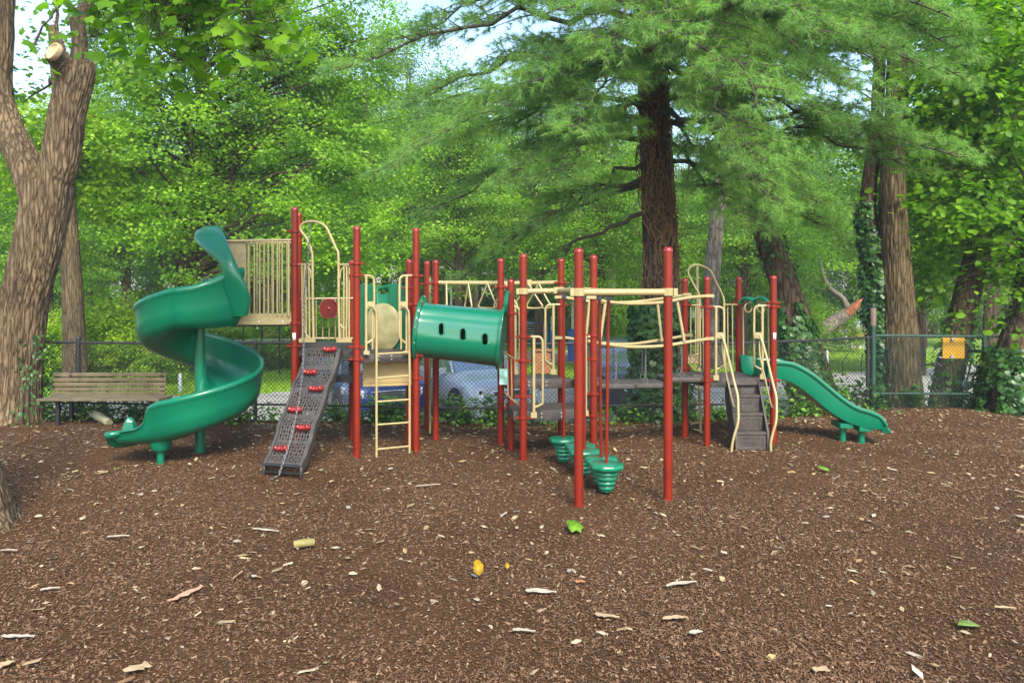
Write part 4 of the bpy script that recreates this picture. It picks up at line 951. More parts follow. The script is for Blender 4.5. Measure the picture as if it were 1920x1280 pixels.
# --- big furrowed tree at the left, forked
bx = gx(22, 12.9)
TL = tree('shade_tree', (bx, 12.9, 0), 'big furrowed brown tree forking at the left edge, with a sawn limb stub')
p1 = [(gx(20, 12.9), 12.9, -.1, .42), (gx(24, 12.9), 12.9, .25, .365), (gx(33, 12.9), 12.9, 1.0, .345), (gx(50, 12.9), 12.85, 1.9, .325), (gx(70, 12.8), 12.8, 2.7, .33), (gx(86, 12.8), 12.8, 3.35, .345), (gx(92, 12.8), 12.8, 3.75, .36)]
fk = [(gx(95, 12.8), 12.8, 3.6, .27), (gx(108, 12.7), 12.75, 4.05, .285), (gx(125, 12.7), 12.7, 4.8, .27), (gx(140, 12.6), 12.65, 5.4, .26), (gx(146, 12.6), 12.6, 5.62, .22)]
fl = [(gx(74, 12.8), 12.85, 3.4, .26), (gx(50, 12.9), 12.9, 4.0, .245), (gx(18, 13), 13.0, 4.6, .22), (gx(-8, 13), 13.1, 5.3, .19), (gx(-2, 13), 13.1, 6.2, .165), (gx(6, 13), 13.1, 7.6, .13)]
t = trunkmesh(p1, B_big, 190, 40, .021, .16, 1, 20, 1.0); trunkmesh(fk, B_big, 160, 36, .019, 0, 3, 20, 1.0, t); trunkmesh(fl, B_big, 140, 34, .017, 0, 5, 20, 1.0, t)
trunkmesh([(gx(132, 12.6), 12.6, 5.2, .15), (gx(122, 12.5), 12.4, 5.45, .125), (gx(112, 12.4), 12.2, 5.58, .12)], B_big, 60, 14, .012, 0, 6, 16, 3, t)
TK = t.build('trunk', B_big, TL, 60)
cut_ = MB(); c = Vector((gx(110.5, 12.3), 12.16, 5.60)); Mq = Vector((-.42, -.75, .30)).to_track_quat('Z', 'Y').to_matrix()
cut_.lathe(c, [(.001, .0), (.085, .004), (.10, .012), (.115, .035), (.135, .03), (.14, -.02), (.12, -.06)], 24, M=Mq, scal=lambda a, r, z: 1 + .05 * math.sin(a * 3))
cut_.build('sawn_stub', simple('sawn_wood', (.42, .30, .17), .8, .25, 30), TL)
rg = npr(5); t = MB()
limb(t, (gx(146, 12.6), 12.6, 5.5), (gx(152, 12.6), 12.7, 7.8), .13, .07, rg, .0, 8, 10); limb(t, (gx(140, 12.6), 12.6, 5.45), (gx(60, 13), 13.6, 7.2), .05, .015, rg, -.1, 8)
limb(t, (gx(120, 12.8), 12.9, 5.2), (gx(30, 14), 14.2, 5.3), .035, .01, rg, .1); limb(t, (gx(65, 12.8), 12.8, 5.9), (gx(115, 12.8), 12.9, 6.6), .02, .008, rg, .1)
t.build('branch', B_dark, TL)
# crown leaves above / behind the fork
me_, _ = crown('foliage', [(-7.6, 13.8, 8.2, 3.2, 2.2, 2.0), (-8.8, 14.0, 5.4, 1.6, 1.4, 1.2), (-7.2, 14.2, 6.2, .9, 1, .9)], 150, 45, .12, L_mid, 21, (.5, .22))
link('foliage', me_, TL)
ivy('ivy', [(-7.45, 12.75, -.1, .2), (-7.38, 12.8, 1.4, .12)], 600, 77, TL, .06, .1)
# overhanging leafy boughs at the top left (same tree, leaves near the camera)
OB = tree('overhanging_bough', (-3.6, 7.6, 5.0), 'sunlit bough of large lobed leaves hanging in at the top left', 'branch')
rg = npr(8); t = MB(); P_ = []; N_ = []; T_ = []
for (x0, y0, x1, y1, D_) in ((250, -120, 300, 60, 7.4), (300, -120, 420, 95, 7.6), (330, -140, 500, 110, 7.2), (380, -140, 530, 70, 7.8), (260, -100, 170, 70, 7.9), (420, -150, 470, 40, 7.0), (200, -110, 240, 20, 8.2), (350, -120, 350, 110, 7.9), (150, -120, 330, 30, 7.7)):
    a = at(x0, y0, D_); b_ = at(x1, y1, D_); pts = limb(t, a, b_, .02, .004, rg, .08, 9, 5)
    for p in pts[2:]:
        for _ in range(16):
            q = p + Vector(rg.normal(size=3)) * .22; tw = q - p; t.tube([p, q], .0025, 3); P_.append(q); N_.append(Vector((rg.normal() * .5, -.3 + rg.normal() * .5, .8))); T_.append(Vector((tw.x, tw.y, tw.z - .12)))
t.build('twig', B_twig, OB)
P_ = np.array([tuple(v) for v in P_]); k = rg.integers(0, 1, len(P_)); link('foliage', leaves('foliage', P_, np.array([tuple(v) for v in N_]), .125 * rg.uniform(.55, 1.25, len(P_)), L_big, 'lobed', rg, np.array([tuple(v) for v in T_])), OB)
# near trunk at the very left edge
TN2 = tree('edge_tree', (gx(-72, 7.3), 7.3, 0), 'rough grey brown trunk base just entering the left edge in front', 'tree')
trunkmesh([(gx(-66, 7.3), 7.3, -.08, .40), (gx(-74, 7.3), 7.3, .25, .35), (gx(-92, 7.3), 7.3, 1.0, .30), (gx(-130, 7.3), 7.3, 2.5, .27), (gx(-160, 7.3), 7.3, 7, .22)], B_big, 130, 30, .022, .13, 9, 18, 1.6).build('trunk', B_big, TN2, 60)

# --- white pine
PX = gx(1236, 13.4)
TP = tree('white_pine', (PX, 13.4, 0), 'tall white pine with drooping soft needles and a vine covered trunk behind the play structure')
pt = [(PX + .0, 13.5, -.6, .37), (PX + .02, 13.45, .3, .305), (PX + .02, 13.4, 1.2, .285), (PX, 13.4, 2.4, .275), (PX - .05, 13.4, 3.6, .255), (PX - .1, 13.4, 4.8, .235), (PX - .16, 13.4, 6.2, .20), (PX - .2, 13.4, 8.5, .17), (PX - .2, 13.4, 12, .06)]
trunkmesh(pt, B_dark, 90, 22, .018, .1, 12, 16, 2.5).build('trunk', B_dark, TP, 60)
rg = npr(31); t = MB()
for i in range(230):
    a0 = rg.uniform(-2.6, .3); z = rg.uniform(1.0, 5.3); pts = []; a = a0; L_v = rg.uniform(.3, 1.2)
    for k in range(6):
        zz = z + L_v * k / 5; cx = np.interp(zz, [q[2] for q in pt], [q[0] for q in pt]); rr = np.interp(zz, [q[2] for q in pt], [q[3] for q in pt]) + .012 + rg.random() * .06
        pts.append((cx + rr * math.cos(a), 13.42 + rr * math.sin(a), zz)); a += rg.normal() * .22
    t.tube(pts, .005 + rg.random() * .007, 4)
t.build('dead_vines', vinem, TP)
ivy('dead_ivy', pt, 1300, 33, TP, .062, .05, deadleaf, (-.9, 1.0), 'dry reddish brown dead vine leaves', 2.2, 5.9)
ivy('ivy', [(PX, 13.35, -.2, .42), (PX, 13.35, 1.0, .36), (PX, 13.4, 1.9, .33)], 3800, 34, TP, .085, .1, lab='green ivy at the trunk foot')
NEED = []
def pine_limb(t, tips, a, b_, rg, r0=.05, sag=.08, dens=1.0, spread=.42, start=.3, n2=13):
    pts = limb(t, a, b_, r0, .008, rg, sag, 12, 7); L = (Vector(b_) - Vector(a)).length
    d0 = (Vector(b_) - Vector(a)).normalized(); sidev = d0.cross(Vector((0, 0, 1))).normalized()
    for k in range(n2):
        s = start + (1 - start) * k / (n2 - 1); i = s * (len(pts) - 1); p = pts[int(i)].lerp(pts[min(int(i) + 1, len(pts) - 1)], i % 1)
        for sg in (-1, 1):
            if rg.random() > .92: continue
            ln = L * spread * (1.0 - s) ** .7 * rg.uniform(.6, 1.1) + .28
            dd = (d0 * rg.uniform(.55, .95) + sidev * sg * rg.uniform(.5, .95) + Vector((0, 0, rg.uniform(-.2, .14)))).normalized()
            q = p + dd * ln; mid = limb(t, p, q, .012, .003, rg, .05, 5, 4)
            m_ = max(3, int(ln / .115))
            for j in range(m_):
                u = (j + .6) / m_; i2 = u * (len(mid) - 1); c = mid[int(i2)].lerp(mid[min(int(i2) + 1, len(mid) - 1)], i2 % 1)
                if rg.random() > dens: continue
                for sg2 in (-1, 1):
                    e = (dd * .8 + sidev * sg2 * .55 + Vector((0, 0, rg.uniform(-.25, .35))) + Vector(rg.normal(size=3)) * .2).normalized(); l3 = rg.uniform(.05, .26)
                    tip = c + e * l3; tips.append((tip, e))
                    if l3 > .15: t.tube([c, tip], .0022, 3); tips.append((c + e * l3 * .5, e))
            tips.append((q, dd))
    tips.append((Vector(b_), d0))
def needles(tips, rg, nn=24, ln=.115, w_=.0026):
    P = np.array([tuple(p) for p, _ in tips]); D_ = np.array([tuple(d) for _, d in tips]); n = len(P)
    P = np.repeat(P, nn, 0); D_ = np.repeat(D_, nn, 0); m = len(P)
    v = D_ * .55 + rg.normal(size=(m, 3)) * .42 - np.array([0, 0, .12]); v /= np.linalg.norm(v, axis=1, keepdims=True)
    sd_ = np.cross(v, rg.normal(size=(m, 3))); sd_ /= np.linalg.norm(sd_, axis=1, keepdims=True)
    L = (ln * rg.uniform(.75, 1.2, m))[:, None]; b0 = P - D_ * .03 * rg.random((m, 1))
    V = np.stack([b0 - sd_ * w_, b0 + sd_ * w_, b0 + v * L - np.array([0, 0, .012])], 1).reshape(-1, 3)
    return V, np.arange(m * 3).reshape(-1, 3)
tips = []; tw = MB(); rg = npr(41)
def tr_at(py): z = pz(py, 13.4); return Vector((np.interp(z, [q[2] for q in pt], [q[0] for q in pt]), 13.4, z))
LM = [ # trunk row, tip px, tip py, tip depth, root radius, sag, density, spread, start
 (-60, 720, -10, 11.5, .07, .10, .8, .30, .35), (40, 640, 130, 11.2, .06, .10, .55, .26, .4), (-10, 800, 60, 12.5, .055, .12, .7, .3, .35), (100, 790, 190, 12.0, .06, .12, .6, .30, .4),
 (150, 735, 315, 11.0, .065, .11, 1, .30, .25), (190, 850, 270, 11.8, .05, .10, 1, .32, .25), (120, 930, 210, 10.8, .05, .10, 1, .34, .2), (200, 960, 330, 11.0, .05, .06, .9, .3, .3), (260, 800, 410, 12.6, .05, .10, .45, .3, .5), (330, 930, 470, 12.6, .05, .06, .3, .26, .55), (300, 1010, 420, 11.4, .04, .05, .6, .3, .4),
 (395, 985, 560, 12.8, .045, .10, .10, .22, .6), (345, 870, 520, 13.6, .04, .08, .25, .3, .5),
 (10, 1150, 90, 9.6, .06, .12, 1, .4, .2), (90, 1010, 150, 10.2, .05, .1, 1, .4, .2), (-30, 1060, 20, 9.8, .05, .1, 1, .4, .2), (-10, 1260, 60, 9.2, .05, .15, 1, .36, .25), (130, 1085, 235, 10.0, .045, .12, 1, .32, .35), (190, 1060, 330, 10.8, .04, .08, 1, .28, .4),
 (120, 1420, 300, 9.8, .05, .12, 1, .34, .45), (210, 1450, 380, 10.8, .05, .10, 1, .34, .45), (250, 1400, 420, 11.2, .045, .06, .85, .3, .5), (60, 1420, 190, 9.4, .05, .12, 1, .42, .2),
 (110, 1480, 330, 11.8, .05, .10, 1, .34, .35), (150, 1390, 250, 11.4, .05, .1, 1, .36, .4), (200, 1380, 350, 12.0, .04, .08, .9, .3, .45), (30, 1560, 150, 11.6, .05, .1, 1, .4, .3), (-20, 1790, 90, 11.6, .05, .1, 1, .36, .4), (60, 1730, 60, 12.0, .05, .1, 1, .4, .4), (40, 1810, 150, 12.2, .05, .1, 1, .34, .45), (20, 1650, 120, 11.2, .05, .1, 1, .4, .35), (-60, 1800, 40, 11.0, .07, .12, 1, .36, .2), (0, 1740, 130, 10.6, .065, .12, 1, .38, .2), (60, 1640, 190, 10.2, .06, .12, 1, .4, .2), (100, 1560, 230, 10.6, .055, .12, 1, .4, .25), (190, 1680, 260, 12.0, .05, .10, .8, .3, .35), (235, 1800, 295, 12.0, .055, .08, 1, .25, .45), (230, 1720, 320, 12.4, .045, .06, .8, .26, .45),
 (300, 1560, 390, 12.4, .045, .06, .6, .32, .45), (350, 1560, 430, 13.4, .04, .06, .5, .3, .5), (-20, 1540, 60, 9.6, .06, .12, 1, .42, .2), (-100, 1350, 0, 9.4, .05, .1, 1, .42, .2), (-100, 1640, -20, 10.0, .06, .1, 1, .42, .2), (-120, 1180, -60, 9.4, .05, .1, 1, .42, .2), (-90, 920, -40, 10.8, .06, .1, .9, .36, .25),
 (-30, 1400, 60, 16.5, .05, .1, 1, .42, .2), (80, 1560, 130, 16.8, .05, .1, 1, .42, .2), (120, 1080, 130, 16.5, .05, .1, .8, .42, .2), (-40, 1000, 30, 16.6, .05, .1, .8, .42, .2), (160, 1340, 240, 16.8, .05, .1, .9, .42, .2), (-60, 1700, 20, 15.5, .05, .1, 1, .42, .2),
]
for (ty, px, py, D_, r0, sag, dens, spr, st_) in LM:
    pine_limb(tw, tips, tr_at(ty), at(px, py, D_), rg, r0, sag, dens, spr, st_, 15)
tw.build('limb', B_twig, TP, 60)
V, Fa = needles(tips, rg, 22, .125, .0032)
link('needles', npmesh('needles', V, Fa, L_pine), TP)
print('pine tips', len(tips))

# --- maple behind the spiral slide
MX, MY = gx(300, 27), 27.0
TM = tree('maple_tree', (MX, MY, gz(MX, MY)), 'broad bright green maple with layered leaves filling the space behind the spiral slide')
mb = [(gx(285, 27), 27, -1.2, .42), (gx(300, 27), 27, .2, .36), (gx(345, 27), 26.8, 2.0, .33), (gx(372, 27), 26.6, 4.2, .28), (gx(385, 27), 26.5, 6.5, .2), (gx(385, 27), 26.5, 9.5, .1)]
t = trunkmesh(mb, B_dark, 40, 8, .015, .1, 2)
lob = [(gx(440, 25.5), 25.5, 8.8, 4.8, 3.4, 2.6), (gx(330, 25), 25, 6.4, 3.5, 3.0, 2.4), (gx(600, 25), 25.5, 6.2, 3.0, 2.8, 2.6), (gx(440, 24), 24.2, 3.8, 3.4, 2.4, 1.7), (gx(250, 24.5), 24.8, 4.3, 1.9, 2.0, 1.5), (gx(660, 25), 25.2, 3.3, 2.2, 2.2, 2.0), (gx(560, 26), 26, 1.7, 1.9, 1.8, 1.0), (gx(300, 25), 25, 10.8, 3.0, 2.6, 1.6), (gx(560, 25), 25, 10.6, 3.2, 2.6, 2.2), (gx(655, 25), 25.4, 8.8, 2.0, 2.0, 2.4), (gx(250, 25), 25.5, 8.6, 1.6, 1.8, 1.6)]
me_, C = crown('foliage', lob, 800, 115, .118, L_maple, 61, (.46, .24), droop=.04, shell=.4)
link('foliage', me_, TM); rg = npr(62)
for i in range(0, 800, 7):
    z = min(9, max(1.0, C[i][2] - 1.6)); s = Vector((np.interp(z, [q[2] for q in mb], [q[0] for q in mb]), 26.6, z)); limb(t, s, C[i], .075, .012, rg, .04, 6, 5)
for (x0, y0, x1, y1) in ((370, 520, 470, 380), (375, 470, 440, 330), (385, 420, 345, 180), (372, 500, 230, 280), (380, 400, 520, 220), (390, 600, 560, 420)): limb(t, at(x0, y0, 26), at(x1, y1, 24.2), .13, .03, rg, .03, 8, 7)
t.build('trunk', B_dark, TM, 60)

# --- shared crown shapes for the woodland
protos = {}
def proto(key, lobes, nc, per, ls, mat, seed, cl, **kw):
    me_, C = crown('foliage_' + key, lobes, nc, per, ls, mat, seed, cl, **kw); protos[key] = (me_, C, lobes)
tall = [(0, 0, 9.0, 2.6, 2.6, 3.0), (.8, .3, 6.2, 2.8, 2.6, 2.0), (-1.2, -.2, 6.6, 2.3, 2.3, 2.2), (.2, -.6, 11.4, 1.8, 1.8, 1.8), (-.4, -.8, 4.2, 2.0, 1.8, 1.4)]
wide = [(0, 0, 6.5, 3.4, 3.2, 2.4), (2.0, 0, 4.6, 2.2, 2.2, 1.7), (-2.1, -.3, 4.8, 2.2, 2.2, 1.8), (.3, -1, 8.6, 2.2, 2.2, 1.7), (0, -1.6, 3.2, 2.2, 1.6, 1.2)]
bush = [(0, 0, .9, 1.3, 1.0, .9), (.9, .1, .7, .9, .8, .7), (-.9, 0, .65, .9, .8, .65), (.2, -.3, 1.5, .8, .7, .6)]
proto('far1', tall, 340, 120, .10, L_far, 71, (.55, .3)); proto('far2', wide, 340, 120, .10, L_far, 72, (.6, .28))
proto('mid1', tall, 340, 115, .11, L_mid, 73, (.6, .2)); proto('mid2', wide, 340, 115, .11, L_mid, 74, (.6, .2))
proto('shrub', bush, 130, 70, .075, L_mid, 75, (.26, .16)); proto('yshrub', bush, 130, 70, .085, L_yel, 76, (.26, .16)); proto('dshrub', bush, 130, 70, .09, L_far, 77, (.28, .18))
tmesh = {}
for key in ('far1', 'far2', 'mid1', 'mid2'):
    rg = npr(len(tmesh) + 90); t = trunkmesh([(0, 0, -1.5, .26), (.05, 0, 1.5, .2), (-.05, .05, 4, .17), (.1, 0, 7, .11), (0, 0, 10.5, .04)], B_dark, 16, 5, 0, .12, len(tmesh))
    for c in protos[key][1][::14]: z = min(8, max(1.8, c[2] - 1.5)); limb(t, (0, 0, z), c, .05, .01, rg, .03, 5, 4)
    o = t.build('trunk_' + key, B_dark, None, 60); tmesh[key] = o.data; bpy.data.objects.remove(o)
TI = 0
def wood_tree(px, D_, key, sc, label, group=None, bark=None, rz=None, name='woodland_tree', dz=0):
    global TI; TI += 1; X_ = gx(px, D_); z = gz(X_, D_) + dz
    o = tree(name, (X_, D_, z), label, 'tree', group); o.scale = (sc, sc, sc); o.rotation_euler.z = TI * 2.1 if rz is None else rz
    f = bpy.data.objects.new('foliage', protos[key][0]); COL.objects.link(f); f.parent = o
    tk = bpy.data.objects.new('trunk', tmesh[key]); COL.objects.link(tk); tk.parent = o
    if bark: tk.data = tk.data.copy(); tk.data.materials[0] = bark
    return o
def shrub(px, D_, key, sc, label, group=None, name='shrub', cat='shrub', dz=0):
    global TI; TI += 1; X_ = gx(px, D_)
    o = bpy.data.objects.new(name, protos[key][0]); COL.objects.link(o); o.location = (X_, D_, gz(X_, D_) + dz - .05); o.scale = (sc[0], sc[0], sc[1]); o.rotation_euler.z = TI * 1.7
    return tag(o, label, cat, group)
G1 = 'woodland trees behind the park'; LB1 = 'tall leafy tree in the woodland behind the park'
rg = npr(101); k = 0
for D0, step, ks in ((78, 62, ('far1', 'far2')), (64, 95, ('far2', 'far1')), (50, 150, ('far1', 'mid2'))):
    for px in range(-80, 2010, step):
        if D0 == 78 and px < 190 and px > -90 and False: continue
        pxx = px + rg.uniform(-25, 25); sc = {78: 1.45, 64: 1.35, 50: 1.1}[D0] * rg.uniform(.8, 1.2)
        if 600 < pxx < 900: sc *= 1.22
        if pxx < 190: sc *= 1.0
        if 190 <= pxx < 640: sc *= 1.15
        if D0 == 50 and 1480 < pxx < 1700: continue
        wood_tree(pxx, D0 + rg.uniform(-5, 5), ks[k % 2], sc, LB1, G1); k += 1
for px, D_, key, sc, lb in ((860, 36, 'mid1', 1.0, 'light green tree behind the overhead beam left of the pine'), (1010, 40, 'far1', 1.05, 'blue green tree between the overhead beam and the pine trunk'), (1130, 34, 'mid2', .95, 'bright leafy tree just left of the pine trunk'), (1395, 38, 'mid2', 1.0, 'mid green tree behind the right tower arch'), (1490, 44, 'mid1', .95, 'pale green small tree above the broken log'), (1720, 30, 'mid2', 1.1, 'bright green tree right of the twin trunks'), (1860, 27, 'mid1', 1.1, 'yellow green tree behind the right end of the green fence'),
    (60, 33, 'mid2', 1.0, 'yellow green tree behind the forked trunk'), (170, 44, 'mid1', .95, 'tree seen between the forked trunk and the maple'), (770, 46, 'mid1', 1.0, 'tree right of the maple below the patch of sky')):
    wood_tree(px, D_, key, sc, lb)
# dark understorey and hedges
rg = npr(111)
for px in range(-60, 1990, 62): shrub(px + rg.uniform(-20, 20), 60 + rg.uniform(-3, 3), 'dshrub', (2.0 * rg.uniform(.8, 1.2), 2.4 * rg.uniform(.8, 1.2)), 'dark leafy undergrowth shrub at the woodland edge', 'undergrowth along the woodland edge')
for i, (px, D_, sx, sz) in enumerate(((95, 25.2, 1.0, 1.15), (180, 26, 1.2, 1.25), (262, 25.6, 1.1, 1.15), (50, 26.5, 1.1, 1.4), (225, 27, 1.3, 1.5), (140, 27, 1.2, 1.45))): shrub(px, D_, 'yshrub', (sx, sz), 'bright yellow green bush behind the bench and left fence', 'yellow green bushes behind the bench')
for i, (px, D_, sx, sz) in enumerate(((400, 33, 1.4, 1.0), (470, 34, 1.5, 1.0), (540, 35, 1.5, 1.1), (610, 35, 1.3, 1.2))): shrub(px, D_, 'yshrub', (sx, sz), 'low clipped light green hedge bush behind the lawn left of the climber', 'hedge bushes behind the lawn')
for i, (px, D_, sx, sz, lb) in enumerate(((720, 44, 2.2, 2.2, 'dark bush seen above the ladder deck'), (1150, 38, .9, 1.6, 'light green bush left of the pine trunk foot'), (1480, 40, 1.5, 1.6, 'green bush behind the leaning ivy trunk'), (1540, 47, 1.6, 1.4, 'bush under the broken log'))): shrub(px, D_, 'shrub', (sx, sz), lb)

# --- trunks standing right of the pine and along the fence
def bigtrunk(name, label, pts, mat, n=60, sub=14, amp=.02, flare=.12, seed=0):
    tr_ = tree(name, (pts[0][0], pts[0][1], max(pts[0][2], -1)), label)
    trunkmesh(pts, mat, n, sub, amp, flare, seed).build('trunk', mat, tr_, 60); return tr_
def tp(px, py, D_, r): v = at(px, py, D_); return (v.x, v.y, v.z, r)
a = [tp(1540, 790, 14.4, .34), tp(1522, 700, 14.4, .29), tp(1497, 620, 14.5, .26), tp(1466, 520, 14.6, .23), tp(1430, 420, 14.7, .19), tp(1405, 320, 14.8, .17), tp(1380, 150, 15, .14), tp(1360, -80, 15, .1)]
T2 = bigtrunk('leaning_tree', 'leaning dark trunk with ivy spilling down its foot, behind the right slide', a, B_dark, seed=3)
ivy('ivy', [tp(1532, 790, 14.2, .30), tp(1514, 700, 14.25, .26), tp(1490, 610, 14.4, .22), tp(1470, 560, 14.5, .18)], 3600, 44, T2, .085, .06, lab='thick green ivy')
ivy('ivy', [tp(1466, 520, 14.6, .23), tp(1440, 440, 14.7, .19)], 160, 45, T2, .07, .03)
me_, _ = crown('foliage', [(gx(1380, 15), 15.5, 8.6, 2.6, 2.2, 1.6)], 120, 50, .13, L_mid, 46); link('foliage', me_, T2)
a = [tp(1692, 800, 14.9, .38), tp(1693, 740, 14.9, .32), tp(1690, 640, 14.9, .285), tp(1682, 500, 15, .25), tp(1675, 380, 15, .225), tp(1678, 280, 15, .205), tp(1682, 180, 15, .19), tp(1685, 0, 15, .18), tp(1690, -200, 15, .1)]
T3 = bigtrunk('twin_trunk_tree', 'tall straight furrowed trunk standing behind the corner post of the green fence', a, B_brown, 80, 18, .022, .12, 4)
me_, _ = crown('foliage', [(gx(1690, 15), 15.6, 8.4, 3.0, 2.4, 1.8), (gx(1750, 15), 16.2, 5.0, 1.2, 1.2, 1.0)], 170, 50, .13, L_big, 47); link('foliage', me_, T3)
a = [tp(1664, 800, 15.1, .19), tp(1658, 640, 15.2, .16), tp(1642, 480, 15.3, .15), tp(1628, 380, 15.4, .15), tp(1645, 200, 15.5, .12), tp(1655, -80, 15.6, .08)]
T4 = bigtrunk('ivy_tree', 'slimmer dark trunk wrapped in ivy, left of the tall straight trunk', a, B_dark, 40, 10, .01, .05, 5)
ivy('ivy', [(p[0], p[1], p[2], p[3] + .02) for p in a[:4]], 3800, 48, T4, .075, .07, side=(-1.9, 2.4))
a = [tp(1768, 800, 15.2, .30), tp(1778, 720, 15.2, .27), tp(1792, 650, 15.2, .255), tp(1812, 560, 15.3, .24), tp(1838, 450, 15.5, .22), tp(1868, 340, 15.8, .20), tp(1900, 230, 16, .18), tp(1960, 50, 16.3, .12)]
T5 = bigtrunk('leaning_tree', 'trunk leaning to the right behind the yellow sign', a, B_brown, 60, 14, .018, .06, 6)
ivy('ivy', [(p[0], p[1], p[2], p[3]) for p in a[:4]], 420, 49, T5, .075, .03, L_weed)
a = [tp(1895, 820, 14.1, .38), tp(1893, 740, 14.1, .34), tp(1908, 650, 14.2, .31), tp(1935, 540, 14.3, .28), tp(1960, 300, 14.4, .22)]
T6 = bigtrunk('ivy_tree', 'dark ivy covered trunk at the right edge behind the green fence', a, B_dark, 50, 12, .018, .08, 7)
ivy('ivy', [(p[0] - .0, p[1] - .05, p[2], p[3] + .05) for p in a[:3]], 3600, 50, T6, .08, .12, z1=1.6)
me_, _ = crown('foliage', [(gx(1900, 14), 14.6, 5.9, 1.9, 1.2, 1.9), (gx(1860, 14.5), 14.9, 3.6, 1.5, 1.0, 1.2), (gx(1925, 14), 14.3, 2.2, .8, .8, .9), (gx(1800, 15), 15.8, 2.5, 1.2, .9, .7), (gx(1905, 14), 13.9, 1.55, .55, .4, .35), (gx(1780, 15), 15.8, 4.6, 1.0, .9, 1.5)], 330, 34, .14, L_big, 51, (.42, .2), 'oval', droop=.1); link('foliage', me_, T6)
rg = npr(52); t = MB()
for p in (tp(1760, 300, 14.7, 0), tp(1800, 500, 14.6, 0), tp(1850, 120, 14.2, 0), tp(1770, 430, 14.9, 0), tp(1730, 560, 15.2, 0)): limb(t, tp(1935, 480, 14.4, 0)[:3], p[:3], .03, .006, rg, .06, 7, 5)
t.build('branch', B_twig, T6)
a = [tp(1335, 690, 22, .24), tp(1332, 600, 22, .215), tp(1338, 480, 22.1, .20), tp(1352, 350, 22.3, .17), tp(1368, 200, 22.6, .14), tp(1390, 0, 23, .12)]
T7 = bigtrunk('pale_trunk_tree', 'pale grey smooth trunk behind the arch of the right tower', a, B_grey, 40, 10, .006, .1, 8)
me_, _ = crown('foliage', [(gx(1385, 23), 23.5, 9.5, 3.0, 2.6, 2.4)], 170, 60, .15, L_mid, 53); link('foliage', me_, T7)
a = [tp(142, 735, 23.5, .36), tp(140, 640, 23.5, .31), tp(137, 560, 23.5, .295), tp(132, 480, 23.5, .27), tp(120, 300, 23.6, .22), tp(100, 50, 24, .14)]
T8 = bigtrunk('yard_tree', 'straight brown trunk with a knot, behind the bench', a, B_brown, 40, 12, .012, .12, 9)
me_, _ = crown('foliage', [(gx(90, 24), 24.5, 6.2, 2.4, 2.2, 1.8), (gx(215, 25), 25.2, 4.6, 1.0, 1.2, .7)], 240, 60, .14, L_yel, 54); link('foliage', me_, T8)
for px, D_, lb in ((1088, 40, 'slim grey trunk in the woods left of the pine'), (1145, 46, 'thin pale trunk beside the slim grey trunk'), (890, 50, 'thin pale forked trunk high behind the tunnel')):
    a = [tp(px, 680, D_, .22), tp(px + 2, 560, D_, .19), tp(px - 4, 440, D_, .17), tp(px, 280, D_, .13)]
    Tq = bigtrunk('slim_tree', lb, a, B_grey, 20, 6, .004, .1, px)
    me_, _ = crown('foliage', [(gx(px, D_), D_, pz(260, D_), 2.6, 2.4, 2.4)], 90, 50, .17, L_far, px); link('foliage', me_, Tq)
# broken log / leaning dead tree
DT = empty('broken_tree', (gx(1510, 42), 42, gz(8, 42)), 'leaning grey broken trunk with an orange torn end, beyond the right slide', 'tree')
trunkmesh([tp(1480, 672, 42, .42), tp(1520, 632, 42, .40), tp(1560, 606, 42, .36), tp(1592, 585, 42, .30)], B_grey, 30, 8, .02, 0, 4).build('trunk', B_grey, DT, 60)
trunkmesh([tp(1592, 586, 42, .22), tp(1580, 560, 42, .17), tp(1555, 540, 42, .14), tp(1543, 515, 42, .12), tp(1535, 480, 42, .08)], B_grey, 20, 8, .01, 0, 5).build('limb', B_grey, DT, 60)
trunkmesh([tp(1590, 588, 41.9, .26), tp(1602, 576, 41.8, .22), tp(1613, 563, 41.7, .12), tp(1614, 558, 41.7, .03)], B_grey, 14, 6, .03, 0, 6).build('torn_wood', simple('torn_orange_wood', (.20, .07, .03), .9, .5, 6), DT, 30)

# --- weeds, undergrowth along the fence
rg = npr(121)
def weeds(n, xf, size, h, mat, name, label, cat, seed, kind='stuff', sub=12):
    rg = npr(seed); xs = xf(rg, n); ys = np.interp(xs, FX, FY) + rg.normal(.25, .22, n); P = []; N = []; T = []
    hh = h * rg.uniform(.4, 1.25, n)
    k = np.repeat(np.arange(n), sub); u = rg.random(len(k)); ang = rg.uniform(0, 6.28, len(k)); r = .02 + .12 * rg.random(len(k)) * (1.1 - u * .5)
    P = np.stack([xs[k] + r * np.cos(ang), ys[k] + r * np.sin(ang), gzv(xs[k], ys[k]) + hh[k] * u + .02], 1)
    N = np.stack([np.cos(ang) * .5, np.sin(ang) * .5, np.ones(len(k))], 1) + rg.normal(size=(len(k), 3)) * .3; T = np.stack([np.cos(ang), np.sin(ang), rg.normal(.2, .3, len(k))], 1)
    return tag(link(name, leaves(name, P, N, size * rg.uniform(.6, 1.4, len(k)), mat, 'oval', rg, T)), label, cat, kind=kind)
weeds(380, lambda g_, n: g_.uniform(-8, 6.4, n), .055, .28, L_weed, 'undergrowth', 'low mixed weeds and vines growing along the foot of the fence', 'undergrowth', 122)
weeds(240, lambda g_, n: g_.uniform(-7.8, -4.2, n), .055, .35, L_dark, 'ground_ivy', 'dark ground ivy behind the bench and under the left fence', 'ivy', 123)
weeds(260, lambda g_, n: np.concatenate([g_.uniform(5.2, 6.4, n // 4), g_.uniform(8.0, 9.8, n - n // 4)]), .07, .45, L_dark, 'ground_ivy', 'dark ivy growing over the foot of the fence at the right', 'ivy', 124)
